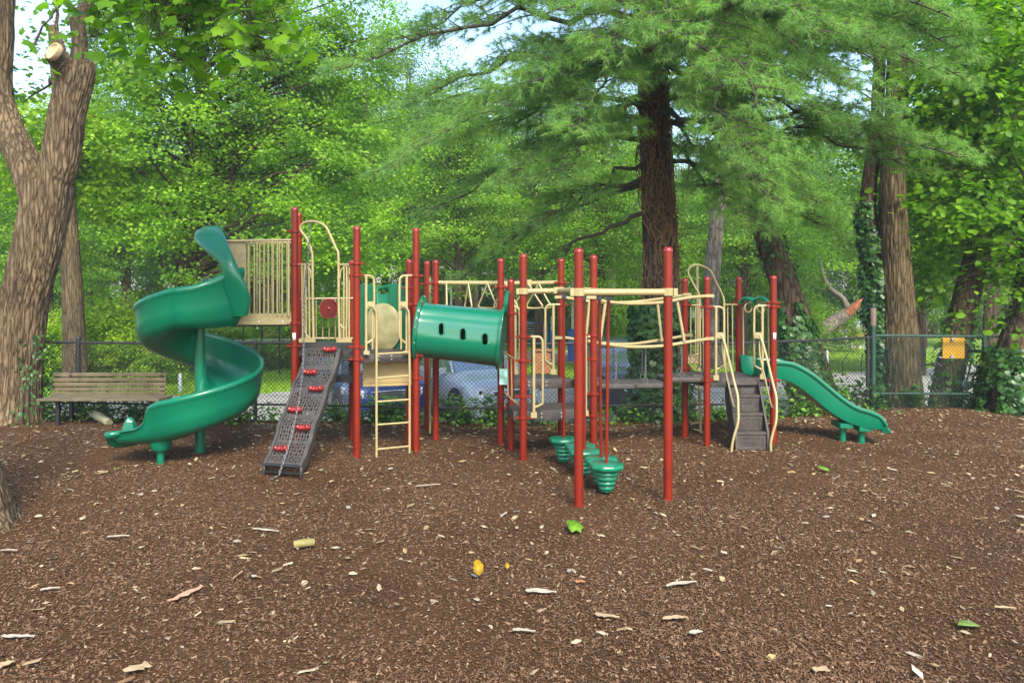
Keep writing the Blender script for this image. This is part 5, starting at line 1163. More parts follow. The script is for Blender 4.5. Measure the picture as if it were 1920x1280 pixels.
weeds(90, lambda g_, n: g_.uniform(4.0, 5.8, n), .065, .6, L_weed, 'undergrowth', 'leafy light green vines climbing the fence behind the right slide', 'undergrowth', 125)
for i, (px, hgt, wd_, sz_, lb) in enumerate(((632, .45, .3, .07, 'leafy weed at the fence left of the tan ladder, lowest of the row'), (722, .62, .35, .16, 'broad leaved pale green weed seen through the ladder rungs'), (750, .75, .3, .06, 'tall fine leaved weed right of the broad leaved weed'), (842, .8, .3, .075, 'tall bushy weed in front of the silver car wheel'), (876, .6, .35, .07, 'bushy weed below the silver car headlight'), (922, .65, .35, .09, 'leafy weed just left of the red posts at the tunnel end'), (1165, .45, .35, .06, 'yellowish weed in front of the dark car'), (1350, .3, .4, .06, 'low yellowing weed left of the stairs'), (1720, .6, .3, .09, 'light green climbing weed beside the tall straight trunk'))):
    rg = npr(130 + i); D_ = fy(gx(px, 12.7)) + .3; X_ = gx(px, D_); n_ = int(150 * wd_ / sz_ * .09 * 3); rt = empty('weed_plant', (X_, D_, gz(X_, D_)), lb, 'plant')
    t = MB(); P_ = []; N_ = []; T_ = []; hgt *= .6
    for s in range(7):
        a_ = rg.uniform(0, 6.28); tip = Vector((X_ + wd_ * .8 * math.cos(a_) * rg.random(), D_ + wd_ * .6 * math.sin(a_) * rg.random(), gz(X_, D_) + hgt * rg.uniform(.6, 1.1))); pts = limb(t, (X_, D_, gz(X_, D_) - .05), tip, .006, .002, rg, .0, 6, 4)
        for _ in range(max(8, n_ // 7)):
            u = rg.uniform(.2, 1) * 5; p = pts[int(min(u, 4))].lerp(pts[int(min(u, 4)) + 1], u % 1 if u < 5 else 1); b = rg.uniform(0, 6.28); d = Vector((math.cos(b), math.sin(b), rg.uniform(-.2, .5)))
            P_.append(tuple(p + d * .03)); T_.append(tuple(d)); N_.append((-d.x * .3, -d.y * .3 - .2, 1))
    t.build('stem', L_weed, rt); link('foliage', leaves('foliage', np.array(P_), np.array(N_), sz_ * rg.uniform(.7, 1.3, len(P_)), L_weed, 'oval', rg, np.array(T_)), rt)
# grass blades on the lawn (near part)
rg = npr(140); n_ = 60000; ys = 19 + 26 * rg.random(n_) ** 1.2; xs = rg.uniform(-1, 1, n_) * ys * .66; k = (ys > np.interp(xs, RX, RY)); xs, ys = xs[k], ys[k]; n_ = len(xs)
k = ~((xs > -4) & (xs < 9.5) & (ys > 37)); xs, ys = xs[k], ys[k]; n_ = len(xs)
a_ = rg.uniform(0, 6.28, n_); w_ = .03; h_ = rg.uniform(.03, .09, n_); z_ = gzv(xs, ys) - .06
V = np.stack([np.stack([xs - w_ * np.cos(a_), ys - w_ * np.sin(a_), z_], 1), np.stack([xs + w_ * np.cos(a_), ys + w_ * np.sin(a_), z_], 1), np.stack([xs + rg.normal(0, .03, n_), ys, z_ + h_ + .03], 1)], 1).reshape(-1, 3)
tag(link('lawn_grass', npmesh('lawn_grass', V, np.arange(n_ * 3).reshape(-1, 3), leafmat('grass_blades', [(.15, .28, .012), (.21, .37, .02), (.28, .44, .03)], .35, ns=.3))), 'short green lawn grass beyond the fence', 'grass', kind='stuff')

# ------------------------------------------------------------ parked cars
def paint(name, c):
    m = simple(name, c, .3, .04, 3, metal=.3); b = m.node_tree.nodes['Principled BSDF']; b.inputs['Coat Weight'].default_value = .8; b.inputs['Coat Roughness'].default_value = .05; return m
darkplast = simple('dark_trim', (.02, .02, .022), .6, .1)
def car(nose, head, pm, label):
    """nose (x,y) of the front bumper centre; head = direction the nose points, degrees from -Y towards +X"""
    gzv_ = gz(*nose) - .02; root = empty('parked_car', (nose[0], nose[1], gzv_), label, 'car', 'cars parked nose in beyond the fence'); root.rotation_euler.z = R(-90 + head)
    bpy.context.view_layer.update()
    def lk(t, name, mat, parent=None, sub=0, ang=38):
        me = bpy.data.meshes.new(name); me.from_pydata([tuple(v) for v in t.v], [], t.f); me.update(); me.polygons.foreach_set('use_smooth', np.ones(len(me.polygons), bool)); me.set_sharp_from_angle(angle=R(ang)); me.materials.append(mat)
        o = bpy.data.objects.new(name, me); COL.objects.link(o); o.parent = parent or root
        if sub: md = o.modifiers.new('sub', 'SUBSURF'); md.levels = sub; md.render_levels = sub
        return o
    # local: +x forward with nose at x=0, y left, z up
    S = [ # x, half width, z bottom, z shoulder, z top (hood or belt)
     (-.02, .60, .34, .58, .66), (-.08, .78, .26, .62, .80), (-.25, .88, .22, .70, .92), (-.6, .915, .22, .80, .98), (-1.15, .92, .24, .88, 1.06), (-1.5, .92, .24, .92, 1.10), (-2.2, .925, .24, .94, 1.12), (-3.2, .92, .24, .97, 1.13), (-4.0, .90, .25, .98, 1.12), (-4.4, .86, .30, .98, 1.10), (-4.52, .74, .42, .92, 1.04)]
    rings = []
    for x, w_, zb, zs, zt in S:
        rings.append([(x, -w_ * .93, zb), (x, -w_, zb + .16), (x, -w_, zs), (x, -w_ * .93, zt - .03), (x, -w_ * .6, zt + .02), (x, 0, zt + .035), (x, w_ * .6, zt + .02), (x, w_ * .93, zt - .03), (x, w_, zs), (x, w_, zb + .16), (x, w_ * .93, zb), (x, 0, zb - .02)])
    t = MB(); t.loft(smooth_rings([[Vector(p) for p in r] for r in rings], 3)); body = lk(t, 'body', pm)
    Cb = [(-1.22, .80, 1.05, 1.08, .74), (-1.75, .84, 1.08, 1.44, .64), (-2.05, .85, 1.10, 1.55, .60), (-2.9, .85, 1.11, 1.60, .60), (-3.7, .84, 1.11, 1.57, .58), (-4.2, .80, 1.09, 1.42, .56), (-4.45, .76, 1.07, 1.10, .66)]
    rings = [[(x, -w0, z0), (x, -(w0 * .4 + w1 * .6), z0 + (z1 - z0) * .6), (x, -w1, z1 - .01), (x, 0, z1 + .03), (x, w1, z1 - .01), (x, w0 * .4 + w1 * .6, z0 + (z1 - z0) * .6), (x, w0, z0)] for x, w0, z0, z1, w1 in Cb]
    t = MB(); t.loft([[Vector(p) for p in r] for r in rings]); lk(t, 'window', cglass, ang=30)
    t = MB(); rr_ = [[Vector((x, s * w1, z1 + (.012 if abs(s) > .9 else .042))) for s in (-1.02, -.6, 0, .6, 1.02)] + [Vector((x, s * w1 * .98, z1 - .03)) for s in (1.0, -1.0)] for x, w0, z0, z1, w1 in Cb[1:6]]
    t.loft(rr_); lk(t, 'roof', pm)
    for sy in (-1, 1):
        for q in (((-1.18, .83, 1.06), (-1.80, .66, 1.47), .05), ((-2.55, .87, 1.10), (-2.55, .63, 1.56), .05), ((-3.5, .86, 1.10), (-3.5, .62, 1.57), .06), ((-4.3, .80, 1.08), (-3.95, .60, 1.50), .12)):
            t = MB(); a, b_, w_ = q; t.bar((a[0], a[1] * sy, a[2]), (b_[0], b_[1] * sy, b_[2]), w_, w_); lk(t, 'pillar', pm)
        t = MB(); t.tube([(-2.0, .60 * sy, 1.60), (-2.2, .60 * sy, 1.645), (-3.6, .58 * sy, 1.66), (-3.85, .58 * sy, 1.62)], .018, 6); lk(t, 'roof_rail', darkplast)
        t = MB(); t.box((-1.45, .985 * sy, 1.10), (.13, .20, .13)); lk(t, 'mirror', pm)
        t = MB(); t.loft([[Vector((-.10 - a_ * .55, sy * (.60 + a_ * .285), .72 + .05 * a_ + dz)) + Vector((.075 - .02 * a_, .045 * sy, 0)) for dz in (-.075, -.02, .05, .075)] for a_ in (0, .3, .6, 1)], closed=False, caps=False); o = lk(t, 'headlight', lglass); solidify(o, .04); t = MB(); t.lathe((-.20, .715 * sy, .745), [(.02, -.02), (.05, .0), (.05, .13), (.02, .135)], 12, M=Matrix.Rotation(R(90), 3, 'Y')); lk(t, 'lens', darkplast, o)
        t = MB(); t.box((-.10, .66 * sy, .40), (.08, .20, .12)); lk(t, 'fog_lamp', darkplast)
        t = MB(); t.bar((-.1, .50 * sy, .30), (-.14, .80 * sy, .46), .03, .03); lk(t, 'bumper_trim', chrome)
        for wx in (-.88, -3.55):
            t = MB(); My = Matrix.Rotation(R(90), 3, 'X')
            t.lathe((wx, .845 * sy, .35), [(.20, -.11), (.33, -.11), (.35, -.08), (.35, .08), (.33, .11), (.20, .11)], 28, M=My); wh = lk(t, 'wheel', tyrem)
            t = MB(); t.lathe((wx, .845 * sy, .35), [(.03, -.115), (.22, -.10), (.225, -.118), (.225, .118), (.22, .10), (.03, .115)], 10, M=My); lk(t, 'rim', rimm, wh)
            t = MB(); t.lathe((wx, .83 * sy, .38), [(.33, -.095), (.41, -.095), (.415, -.09), (.415, .09), (.41, .1), (.33, .1)], 28, M=My); lk(t, 'wheel_arch', darkplast)
    t = MB(); t.box((-.05, 0, .66), (.06, .86, .20)); gr = lk(t, 'grille', darkplast)
    for dz in (-.06, -.02, .02, .06): t = MB(); t.box((-.012, 0, .66 + dz), (.02, .80, .014)); lk(t, 'grille_bar', chrome, gr)
    t = MB(); t.tube([(-.03, -.46, .70), (-.015, -.36, .565), (-.015, .36, .565), (-.03, .46, .70)], .018, 6); t.tube([(-.05, -.46, .76), (-.02, 0, .775), (-.05, .46, .76)], .014, 6); lk(t, 'grille_frame', chrome, gr)
    t = MB(); t.box((-.03, 0, .36), (.06, 1.1, .14)); lk(t, 'lower_intake', darkplast)
    t = MB(); t.box((-.02, 0, .25), (.10, 1.3, .05)); lk(t, 'skid_plate', chrome)
    return root
car((gx(738, 17.2), 17.2), 30, paint('blue_paint', (.008, .03, .12)), 'dark blue car with a chrome framed grille, seen through the tan ladder')
car((gx(962, 17.2), 17.3), 30, paint('silver_blue_paint', (.42, .47, .52)), 'silver blue car parked beyond the fence under the tunnel')
car((gx(1205, 18.6), 18.8), 4, paint('dark_grey_paint', (.03, .035, .038)), 'dark grey car behind the plank bridge, left of the pine trunk')

# ------------------------------------------------------------ park furniture far away
def far_bench(px, D_, label, rz, wdt=1.5):
    X_ = gx(px, D_); z = gz(X_, D_); b_ = empty('park_bench', (X_, D_, z), label, 'bench', None, 0)
    M_ = Matrix.Rotation(rz, 3, 'Z')
    def q(x, y, zz): v = M_ @ Vector((x, y, 0)); return (X_ + v.x, D_ + v.y, z + zz)
    for k in range(4): MB().bar(q(-wdt / 2, .22 + .03 * k, .62 + .13 * k), q(wdt / 2, .22 + .03 * k, .62 + .13 * k), .03, .11).build('back_slat', brownwood, b_)
    for k in range(4): MB().bar(q(-wdt / 2, -.24 + .12 * k, .45), q(wdt / 2, -.24 + .12 * k, .45), .10, .04).build('seat_slat', brownwood, b_)
    for sx in (-1, 1):
        x = sx * (wdt / 2 - .08)
        MB().bar(q(x, -.22, 0), q(x, -.18, .62), .07, .07).build('leg', brownwood, b_); MB().bar(q(x, .38, 0), q(x, .20, .62), .07, .07).build('leg', brownwood, b_)
        MB().bar(q(x, -.26, .64), q(x, .26, .64), .08, .04).build('armrest', brownwood, b_)
far_bench(1135, 33, 'brown wooden bench with a high back facing the sand court, left one of the pair', .25, 2.4)
far_bench(1186, 34.5, 'brown wooden bench right of the high backed bench, partly behind the pine ivy', -.5, 1.2)
X_ = gx(1016, 30); cb = empty('planter_box', (X_, 30, gz(X_, 30)), 'brown wooden box bin standing on the lawn left of the blue poles', 'bin')
MB().box((X_, 30, gz(X_, 30) + .42), (.62, .62, .84)).build('box', brownwood, cb); MB().box((X_, 30, gz(X_, 30) + .88), (.70, .70, .06)).build('lid', brownwood, cb)
def pole(px, D_, ytop, ypad, label, name='court_pole', cat='pole', r=.05, padc=bluepad, arm=False):
    X_ = gx(px, D_); z = gz(X_, D_); zt = pz(ytop, D_); o = empty(name, (X_, D_, z), label, cat)
    MB().tube([(X_, D_, z), (X_, D_, zt)], [r * 1.2, r * .8], 12).build('pole', galv, o)
    if ypad: MB().lathe((X_, D_, z), [(r * 1.2, 0), (r * 3.2, .01), (r * 3.3, pz(ypad, D_) - z - .05), (r * 2.6, pz(ypad, D_) - z), (r, pz(ypad, D_) - z)], 14).build('pad', padc, o)
    if arm:
        MB().bar((X_ - .5, D_, zt), (X_ + .7, D_, zt + .02), .10, .08).build('arm', galv, o)
        for s in (-.5, .6): MB().box((X_ + s, D_, zt + .05), (.40, .25, .12)).build('lamp_head', galv, o)
    return o
pole(1074, 38, 495, 617, 'tall white pole with bright blue pad beside the red posts', 'light_pole', 'lamp post', .075, bluepad, True)
pole(1034, 40, 592, 620, 'shorter pole with dark blue pad left of the tall white pole', padc=simple('navy_pad', (.02, .07, .26), .6, .1))
pole(846, 44, 503, None, 'thin white floodlight pole above the green tunnel', 'light_pole', 'lamp post', .06, None, True)
# volleyball net
nx0, nx1, D_ = gx(1080, 41), gx(1262, 41), 41.0; nm = MB()
nt_ = empty('ball_net', ((nx0 + nx1) / 2, D_, gz(nx0, D_)), 'faint sagging sports net strung behind the brown benches', 'net')
zt0, zb0 = pz(572, D_), pz(608, D_)
sagf = lambda x: .10 * math.sin(math.pi * (x - nx0) / (nx1 - nx0))
for x in np.linspace(nx0, nx1, 44): nm.tube([(x, D_, zt0 - sagf(x)), (x, D_, zb0 - sagf(x))], .006, 3)
for z in np.linspace(zb0, zt0, 10): nm.tube([(x, D_, z - sagf(x)) for x in np.linspace(nx0, nx1, 12)], .006 if z < zt0 - .01 else .02, 3)
nm.build('net', galv, nt_)
for x in (nx0, nx1): MB().tube([(x, D_, gz(x, D_)), (x, D_, zt0 + .1)], .04, 8).build('post', galv, nt_)
# blue goal frame
D_ = 42; gf = empty('goal_frame', (gx(1000, D_), D_, gz(2, D_)), 'blue steel goal frame with a slatted back beyond the sand court', 'goal')
bl2 = simple('slate_blue_steel', (.12, .18, .34), .5, .1)
for px in (966, 1024): MB().tube([(gx(px, D_), D_, gz(2, D_)), at(px, 606, D_)], .06, 8).build('post', bl2, gf)
MB().tube([at(966, 606, D_), at(1024, 606, D_)], .06, 8).build('crossbar', bl2, gf)
for k in range(6): MB().tube([at(968, 611 + 5 * k, D_ + .3), at(1022, 611 + 5 * k, D_ + .3)], .02, 6).build('slat', galv, gf)
MB().box(at(1012, 622, D_ + .8), (.55, .1, .9)).build('panel', simple('rust_panel', (.30, .10, .04), .8, .2), gf)
# white tent far right of the pine
X_ = gx(1296, 56); z = gz(X_, 56); te = empty('canopy_tent', (X_, 56, z), 'small white pitched canopy tent far behind the right tower', 'tent')
whitecl = simple('white_canvas', (.75, .76, .78), .8, .05)
t = MB(); t.add([(X_ - 1.2, 54.9, z + 2.1), (X_ + 1.2, 54.9, z + 2.1), (X_ + 1.2, 57.1, z + 2.1), (X_ - 1.2, 57.1, z + 2.1), (X_, 56, z + 3.0), (X_ - 1.2, 54.9, z + 1.6), (X_ + 1.2, 54.9, z + 1.6), (X_ + 1.2, 57.1, z + 1.6), (X_ - 1.2, 57.1, z + 1.6)], [(0, 1, 4), (1, 2, 4), (2, 3, 4), (3, 0, 4), (0, 5, 6, 1), (1, 6, 7, 2), (2, 7, 8, 3), (3, 8, 5, 0)]); t.build('canopy', whitecl, te)
for dx in (-1.15, 1.15):
    for dy in (-1.05, 1.05): MB().tube([(X_ + dx, 56 + dy, z), (X_ + dx, 56 + dy, z + 1.7)], .03, 6).build('leg', galv, te)
# tall thin fence posts of the court behind the spiral slide
cf = empty('court_fence', (gx(510, 30), 30, gz(-9, 30)), 'tall thin dark court fence seen under the upper deck', 'fence')
for px in (456, 491, 524, 560): MB().tube([(gx(px, 30), 30, gz(-9, 30)), at(px, 585, 30)], .035, 6).build('post', blackm, cf)
for py in (590, 638): MB().tube([at(440, py, 30), at(575, py - 2, 30)], .02, 5).build('rail', galv, cf)
for px, D_, yt_, lb in ((338, 23.2, 698, 'short grey marker post on the lawn edge right of the bench'), (1551, 30.5, 655, 'pale short post on the lawn behind the right slide')):
    X_ = gx(px, D_); po = MB().lathe((X_, D_, gz(X_, D_) - .05), [(.05, 0), (.055, .05), (.055, pz(yt_, D_) - gz(X_, D_) - .02), (.03, pz(yt_, D_) - gz(X_, D_) + .03), (.001, pz(yt_, D_) - gz(X_, D_) + .035)], 10).build('marker_post', galv); tag(po, lb, 'post')
for px, lb in ((1580, 'left one of two thin bent black hoop stakes on the lawn'), (1615, 'right one of two thin black stakes on the lawn')):
    D_ = 31; X_ = gx(px, D_); tag(MB().tube([(X_, D_, gz(X_, D_) - .1), (X_, D_, gz(X_, D_) + .35), (X_ + (.03 if px > 1600 else .10), D_, gz(X_, D_) + .55), (X_ + (.04 if px > 1600 else .22), D_, gz(X_, D_) + .72)], .022, 8, smooth=4).build('garden_stake', blackm), lb, 'stake')
# fallen branch stump under the bench
tag(trunkmesh([(gx(172, 12.9), 12.9, .14, .05), (gx(190, 12.85), 12.8, .10, .07), (gx(208, 12.7), 12.65, .03, .055)], B_grey, 16, 6, .008, 0, 3).build('fallen_log', simple('mossy_log', (.30, .29, .18), .9, .3, 8, bmp=.5)), 'short pale mossy log lying under the right end of the bench', 'log')
tag(MB().tube([(gx(192, 13), 12.95, 0), (gx(197, 13), 12.95, .22), (gx(203, 13), 12.95, .42), (gx(201, 13), 12.98, .55)], [.028, .024, .02, .012], 8, smooth=3).build('dead_stem', B_dark), 'thin leaning dead stem between the bench and the left fence', 'stem')

# wooden sign structure by the splash pad
D_ = 47; X_ = gx(1608, D_); z = gz(X_, D_); sg = empty('wooden_sign', (X_, D_, z), 'brown wooden board on one post in front of the children', 'sign')
MB().bar(at(1594, 628.5, D_), at(1625, 628.5, D_), .08, .24).build('board', brownwood, sg); MB().box((X_, D_ + .06, (z + pz(626, D_)) / 2), (.12, .10, pz(626, D_) - z)).build('post', brownwood, sg)

# ------------------------------------------------------------ people by the splash pad
def person(px, D_, hgt, label, top, bottom, hair, rz=0, dress=False, armup=0, long=False, lean=0.0, group='children by the paved pad'):
    X_ = gx(px, D_); z = gz(X_, D_); s = hgt / 1.7; root = empty('person', (X_, D_, z), label, 'person', group, rz); root.rotation_euler.y = lean
    def add(t, name, mat, parent=None, sub=1):
        me = bpy.data.meshes.new(name); me.from_pydata([tuple(Vector(v) * s) for v in t.v], [], t.f); me.update(); me.polygons.foreach_set('use_smooth', np.ones(len(me.polygons), bool)); me.materials.append(mat)
        o = bpy.data.objects.new(name, me); COL.objects.link(o); o.parent = parent or root; return o
    # one skinned body
    V = [(0, 0, .92), (0, .0, 1.08), (0, .01, 1.30), (0, 0, 1.46), (0, -.01, 1.53), (0, -.02, 1.62), (0, -.015, 1.70)]; E = [(0, 1), (1, 2), (2, 3), (3, 4), (4, 5), (5, 6)]
    Rr = [.135, .12, .145, .09, .05, .092, .075]
    for sx in (-1, 1):
        b_ = len(V)
        V += [(.10 * sx, 0, .86), (.11 * sx, -.03 - .03 * sx, .48), (.11 * sx, .02 + .05 * sx, .09), (.12 * sx, -.08 + .05 * sx, .03), (.12 * sx, -.16 + .05 * sx, .03)]
        Rr += [.085, .058, .038, .042, .03]; E += [(0, b_), (b_, b_ + 1), (b_ + 1, b_ + 2), (b_ + 2, b_ + 3), (b_ + 3, b_ + 4)]
        c = len(V); el = (.27 * sx, -.04, 1.14) if not (armup and sx == 1) else (.30 * sx, -.16, 1.30); ha = (.27 * sx, -.16, .93) if not (armup and sx == 1) else (.22 * sx, -.30, 1.50)
        V += [(.17 * sx, 0, 1.42), el, ha]; Rr += [.055, .040, .028]; E += [(2, c), (c, c + 1), (c + 1, c + 2)]
        dh = Vector(ha) - Vector(el); dh.normalize(); sd_ = dh.cross(Vector((0, 1, .01))).normalized()
        for f in range(4):
            k = len(V); V.append(tuple(Vector(ha) + dh * (.075 - .006 * abs(f - 1.5)) + sd_ * .014 * (f - 1.5) * 1.6)); Rr.append(.009); E.append((c + 2, k))
        k = len(V); V.append(tuple(Vector(ha) + dh * .035 + Vector((-.04 * sx, -.02, 0)))); Rr.append(.010); E.append((c + 2, k))
    me = bpy.data.meshes.new('body'); me.from_pydata([tuple(Vector(v) * s) for v in V], E, []); me.update(); me.materials.append(skin1)
    o = bpy.data.objects.new('body', me); COL.objects.link(o); o.parent = root
    md = o.modifiers.new('skin', 'SKIN'); md.use_smooth_shade = True
    for i, r_ in enumerate(Rr): me.skin_vertices[0].data[i].radius = (r_ * s, r_ * s * (.8 if i < 3 else 1)); 
    me.skin_vertices[0].data[0].use_root = True
    sb_ = o.modifiers.new('sub', 'SUBSURF'); sb_.levels = 1; sb_.render_levels = 1
    # face
    t = MB(); t.lathe((0, -.115, 1.625), [(.001, .02), (.014, -.01), (.012, -.02), (.001, -.024)], 8); add(t, 'nose', skin1)
    for sx in (-1, 1): t = MB(); t.lathe((.033 * sx, -.103, 1.655), [(.001, -.008), (.010, 0), (.001, .008)], 8); add(t, 'eye', darkplast)
    t = MB(); t.tube([(-.02, -.108, 1.585), (0, -.113, 1.58), (.02, -.108, 1.585)], .004, 5); add(t, 'mouth', redplastic)
    # hair
    t = MB(); rings = []
    for k in range(9):
        a_ = k / 8; zz = 1.80 - a_ * (.22 if not long else .46); rr_ = .112 * math.sin(min(1, a_ * 2.4 + .12) * math.pi / 2) * (1 if a_ < .7 else 1 + (a_ - .7) * (.3 if long else -.3))
        rings.append([(rr_ * math.cos(b) * 1.0, .015 + rr_ * math.sin(b) * (1.0 if math.sin(b) > -.2 or a_ < .45 else .25), zz) for b in [2 * math.pi * j / 14 for j in range(14)]])
    t.loft(rings); add(t, 'hair', hair)
    # clothes
    def el(rx, ry, z_): return [(rx * math.cos(b), ry * math.sin(b), z_) for b in [2 * math.pi * j / 16 for j in range(16)]]
    t = MB(); t.loft([el(.20, .15, .95), el(.175, .14, 1.10), el(.20, .15, 1.28), el(.215, .14, 1.38), el(.17, .11, 1.455), el(.08, .075, 1.49)]); sh = add(t, 'shirt', top)
    for sx in (-1, 1):
        e2 = Vector((.27 * sx, -.04, 1.14)) if not (armup and sx == 1) else Vector((.30 * sx, -.16, 1.30)); a = Vector((.16 * sx, 0, 1.42)); t = MB(); t.tube([a, a.lerp(e2, .65)], [.07, .062], 10); add(t, 'sleeve', top, sh)
    t = MB()
    if dress: t.loft([el(.30, .26, .48), el(.25, .21, .70), el(.19, .155, .96), el(.17, .13, 1.02)]); add(t, 'skirt', bottom)
    else:
        t.loft([el(.19, .15, .78), el(.19, .15, .90), el(.18, .14, 1.0)]); add(t, 'shorts', bottom)
        for sx in (-1, 1): t = MB(); t.tube([(.10 * sx, 0, .88), (.11 * sx, -.02, .60)], [.105, .09], 12); add(t, 'shorts_leg', bottom)
    return root
def cl(n, c): return simple(n, c, .85, .12, 6)
hb, hd, hr_ = cl('brown_hair', (.10, .055, .03)), cl('dark_hair', (.03, .02, .016)), cl('auburn_hair', (.20, .08, .04)); hl = cl('fair_hair', (.28, .18, .09))
lav, pnk, whp, red_s, pur = cl('lavender_cloth', (.45, .38, .58)), cl('pink_cloth', (.62, .28, .36)), cl('pale_pink_cloth', (.70, .58, .62)), cl('coral_cloth', (.62, .16, .16)), cl('blue_violet_cloth', (.30, .30, .58))
cya, kha, whb = cl('cyan_cloth', (.05, .48, .55)), cl('tan_cloth', (.38, .26, .14)), cl('white_blue_cloth', (.62, .66, .74))
person(1552.5, 51.5, 1.12, 'child in a pale lavender dress standing alone at the left with hands at face', lav, lav, hb, .4, True, 1)
person(1574.5, 51.2, 1.18, 'child with long brown hair in a white and pink top, left of the huddled group', pnk, whp, hl, -.8, True, 0, True)
person(1582.5, 50.8, 1.15, 'child in a blue violet dress with fair hair, second in the huddled group', pur, whb, hl, -.6, True, 0, True, .12)
person(1590.5, 51.3, 1.18, 'child with auburn hair and pale pink shirt in the middle of the group', whp, kha, hr_, .9, False, 1, True)
person(1598, 51.0, 1.2, 'dark haired child in a coral red shirt behind the wooden board', red_s, red_s, hd, .2, False, 0, True)
person(1620.5, 50.9, 1.18, 'child in a pale top and bright cyan skirt at the right of the group', whp, cya, hl, .8, True, 0)
person(1609.5, 51.8, 1.78, 'tall person in a white and blue patterned shirt standing over the children', whb, kha, hd, 3.0, False, 0, group='people by the paved pad')

# ------------------------------------------------------------ bicycle leaning behind the green fence
def bicycle(loc, rz):
    root = empty('bicycle', loc, 'dark blue bicycle leaning behind the green fence near the right edge', 'bicycle', None, 0); M_ = Matrix.Rotation(rz, 3, 'Z') @ Matrix.Rotation(R(7), 3, 'X'); L0 = Vector(loc)
    q = lambda x, z, y=0: L0 + M_ @ Vector((x, y, z)); navy = simple('navy_paint', (.02, .025, .07), .35, .1, coat=.4)
    for cx in (-.52, .52):
        wh = MB().tube([q(cx + .325 * math.cos(a), .34 + .325 * math.sin(a)) for a in [2 * math.pi * k / 36 for k in range(36)]], .018, 6, closed=True).build('wheel', tyrem, root)
        sp_ = MB()
        for k in range(14): a = 2 * math.pi * k / 14; sp_.tube([q(cx, .34), q(cx + .31 * math.cos(a), .34 + .31 * math.sin(a))], .0015, 3)
        sp_.build('spokes', galv, wh); MB().tube([q(cx, .34, -.05), q(cx, .34, .05)], .02, 8).build('hub', galv, wh)
    fr = MB()
    for a, b_, r_ in (((-.08, .30), (-.20, .78), .016), ((-.20, .74), (.36, .80), .016), ((-.08, .30), (.40, .70), .02), ((.35, .88), (.42, .66), .018), ((-.08, .30), (-.52, .34), .011), ((-.52, .34), (-.19, .72), .010)): fr.tube([q(*a), q(*b_)], r_, 8)
    fr.build('frame', navy, root); MB().tube([q(.42, .66), q(.45, .50), q(.52, .34)], .012, 8).build('fork', navy, root)
    MB().tube([q(-.2, .76), q(-.225, .90)], .013, 8).build('seat_post', galv, root)
    t = MB(); t.loft([[q(x, .92 + dz, y) for y, dz in ((-w_, 0), (-w_ * .6, .03), (0, .035), (w_ * .6, .03), (w_, 0), (0, -.03))] for x, w_ in ((-.36, .06), (-.30, .085), (-.22, .07), (-.1, .025), (-.04, .015))]); t.build('saddle', tyrem, root)
    MB().tube([q(.35, .88), q(.33, .98)], .012, 8).build('stem', galv, root)
    MB().tube([q(.22, .99, -.26), q(.34, 1.0, -.12), q(.35, .99, 0), q(.34, 1.0, .12), q(.22, .99, .26)], .011, 8, smooth=3).build('handlebar', tyrem, root)
    MB().lathe(q(-.08, .30), [(.02, -.03), (.09, -.012), (.095, 0), (.09, .012), (.02, .03)], 20, M=M_ @ Matrix.Rotation(R(90), 3, 'X')).build('crank', galv, root)
    MB().box(q(-.60, .72), (.06, .03, .04)).build('reflector', redplastic, root)
bicycle((gx(1806, 14.9), 14.95, gz(gx(1806, 14.9), 14.95) + .1), R(168))

# ------------------------------------------------------------ single things lying on the mulch
def onmulch(px, py): D_ = DB(py); x = gx(px, D_); return Vector((x, D_, float(und(np.array(x), np.array(D_))) + .02))
def fallen(name, cat, px, py, size, ang, mat, label, shape='lobed', tilt=(0, 0), curl=.12, wfac=1.0, group=None):
    p = onmulch(px, py); o_, f_ = LEAF[shape]; t = MB(); vs = []
    ux = Vector((math.cos(ang), math.sin(ang), tilt[0])); uy = Vector((-math.sin(ang), math.cos(ang), tilt[1]))
    for (u, v, w_) in o_: vs.append(p + ux * (u - .5) * size + uy * v * size * wfac + Vector((0, 0, size * (w_ + curl * abs(v) * 1.4 + curl * abs(u - .5)) + abs(size * .5 * tilt[0]) + abs(size * .5 * tilt[1]))))
    t.add(vs, f_); o = t.build(name, mat, None, 60); solidify(o, .0012); return tag(o, label, cat, group)
def fm(n, c, tr_=.3): return leafmat(n, [tuple(x * .85 for x in c), c], tr_, .6, 30)
gl = fm('fresh_green_leaf', (.14, .30, .02)); yl = fm('yellow_leaf', (.42, .25, .01)); yg = fm('pale_green_leaf', (.28, .42, .10)); olv = simple('olive_wood', (.19, .165, .05), .8, .2, 20); pch = simple('peeled_bark', (.36, .21, .13), .8, .15, 20); wht = simple('bleached_bark', (.34, .30, .23), .8, .15, 20); tanb = simple('tan_bark', (.33, .235, .13), .85, .2, 20); orb = simple('orange_bark', (.36, .14, .05), .85, .2, 20)
fallen('fallen_leaf', 'leaf', 1081, 997, .145, .2, gl, 'large fresh green lobed leaf lying in front of the tall red posts', tilt=(.0, .35))
fallen('fallen_leaf', 'leaf', 1544, 888, .11, 1.2, gl, 'bright yellow green leaf on the mulch right of the red front posts', tilt=(.2, .3))
fallen('fallen_leaf', 'leaf', 1817, 1177, .15, .1, yg, 'pale green leaf in the lower right corner of the mulch', 'oval', curl=.2)
fallen('fallen_leaf', 'leaf', 897, 1088, .085, .6, yl, 'upright golden yellow leaf standing on edge in the middle foreground', 'oval', tilt=(.5, 1.1), wfac=1.3)
fallen('fallen_leaf', 'leaf', 1490, 836, .10, .8, yg, 'small yellow green leaf right of the stairs', 'oval')
fallen('fallen_leaf', 'leaf', 951, 1072, .045, 1.4, yl, 'small dull yellow leaf right of the golden one', 'oval', tilt=(.9, .2))
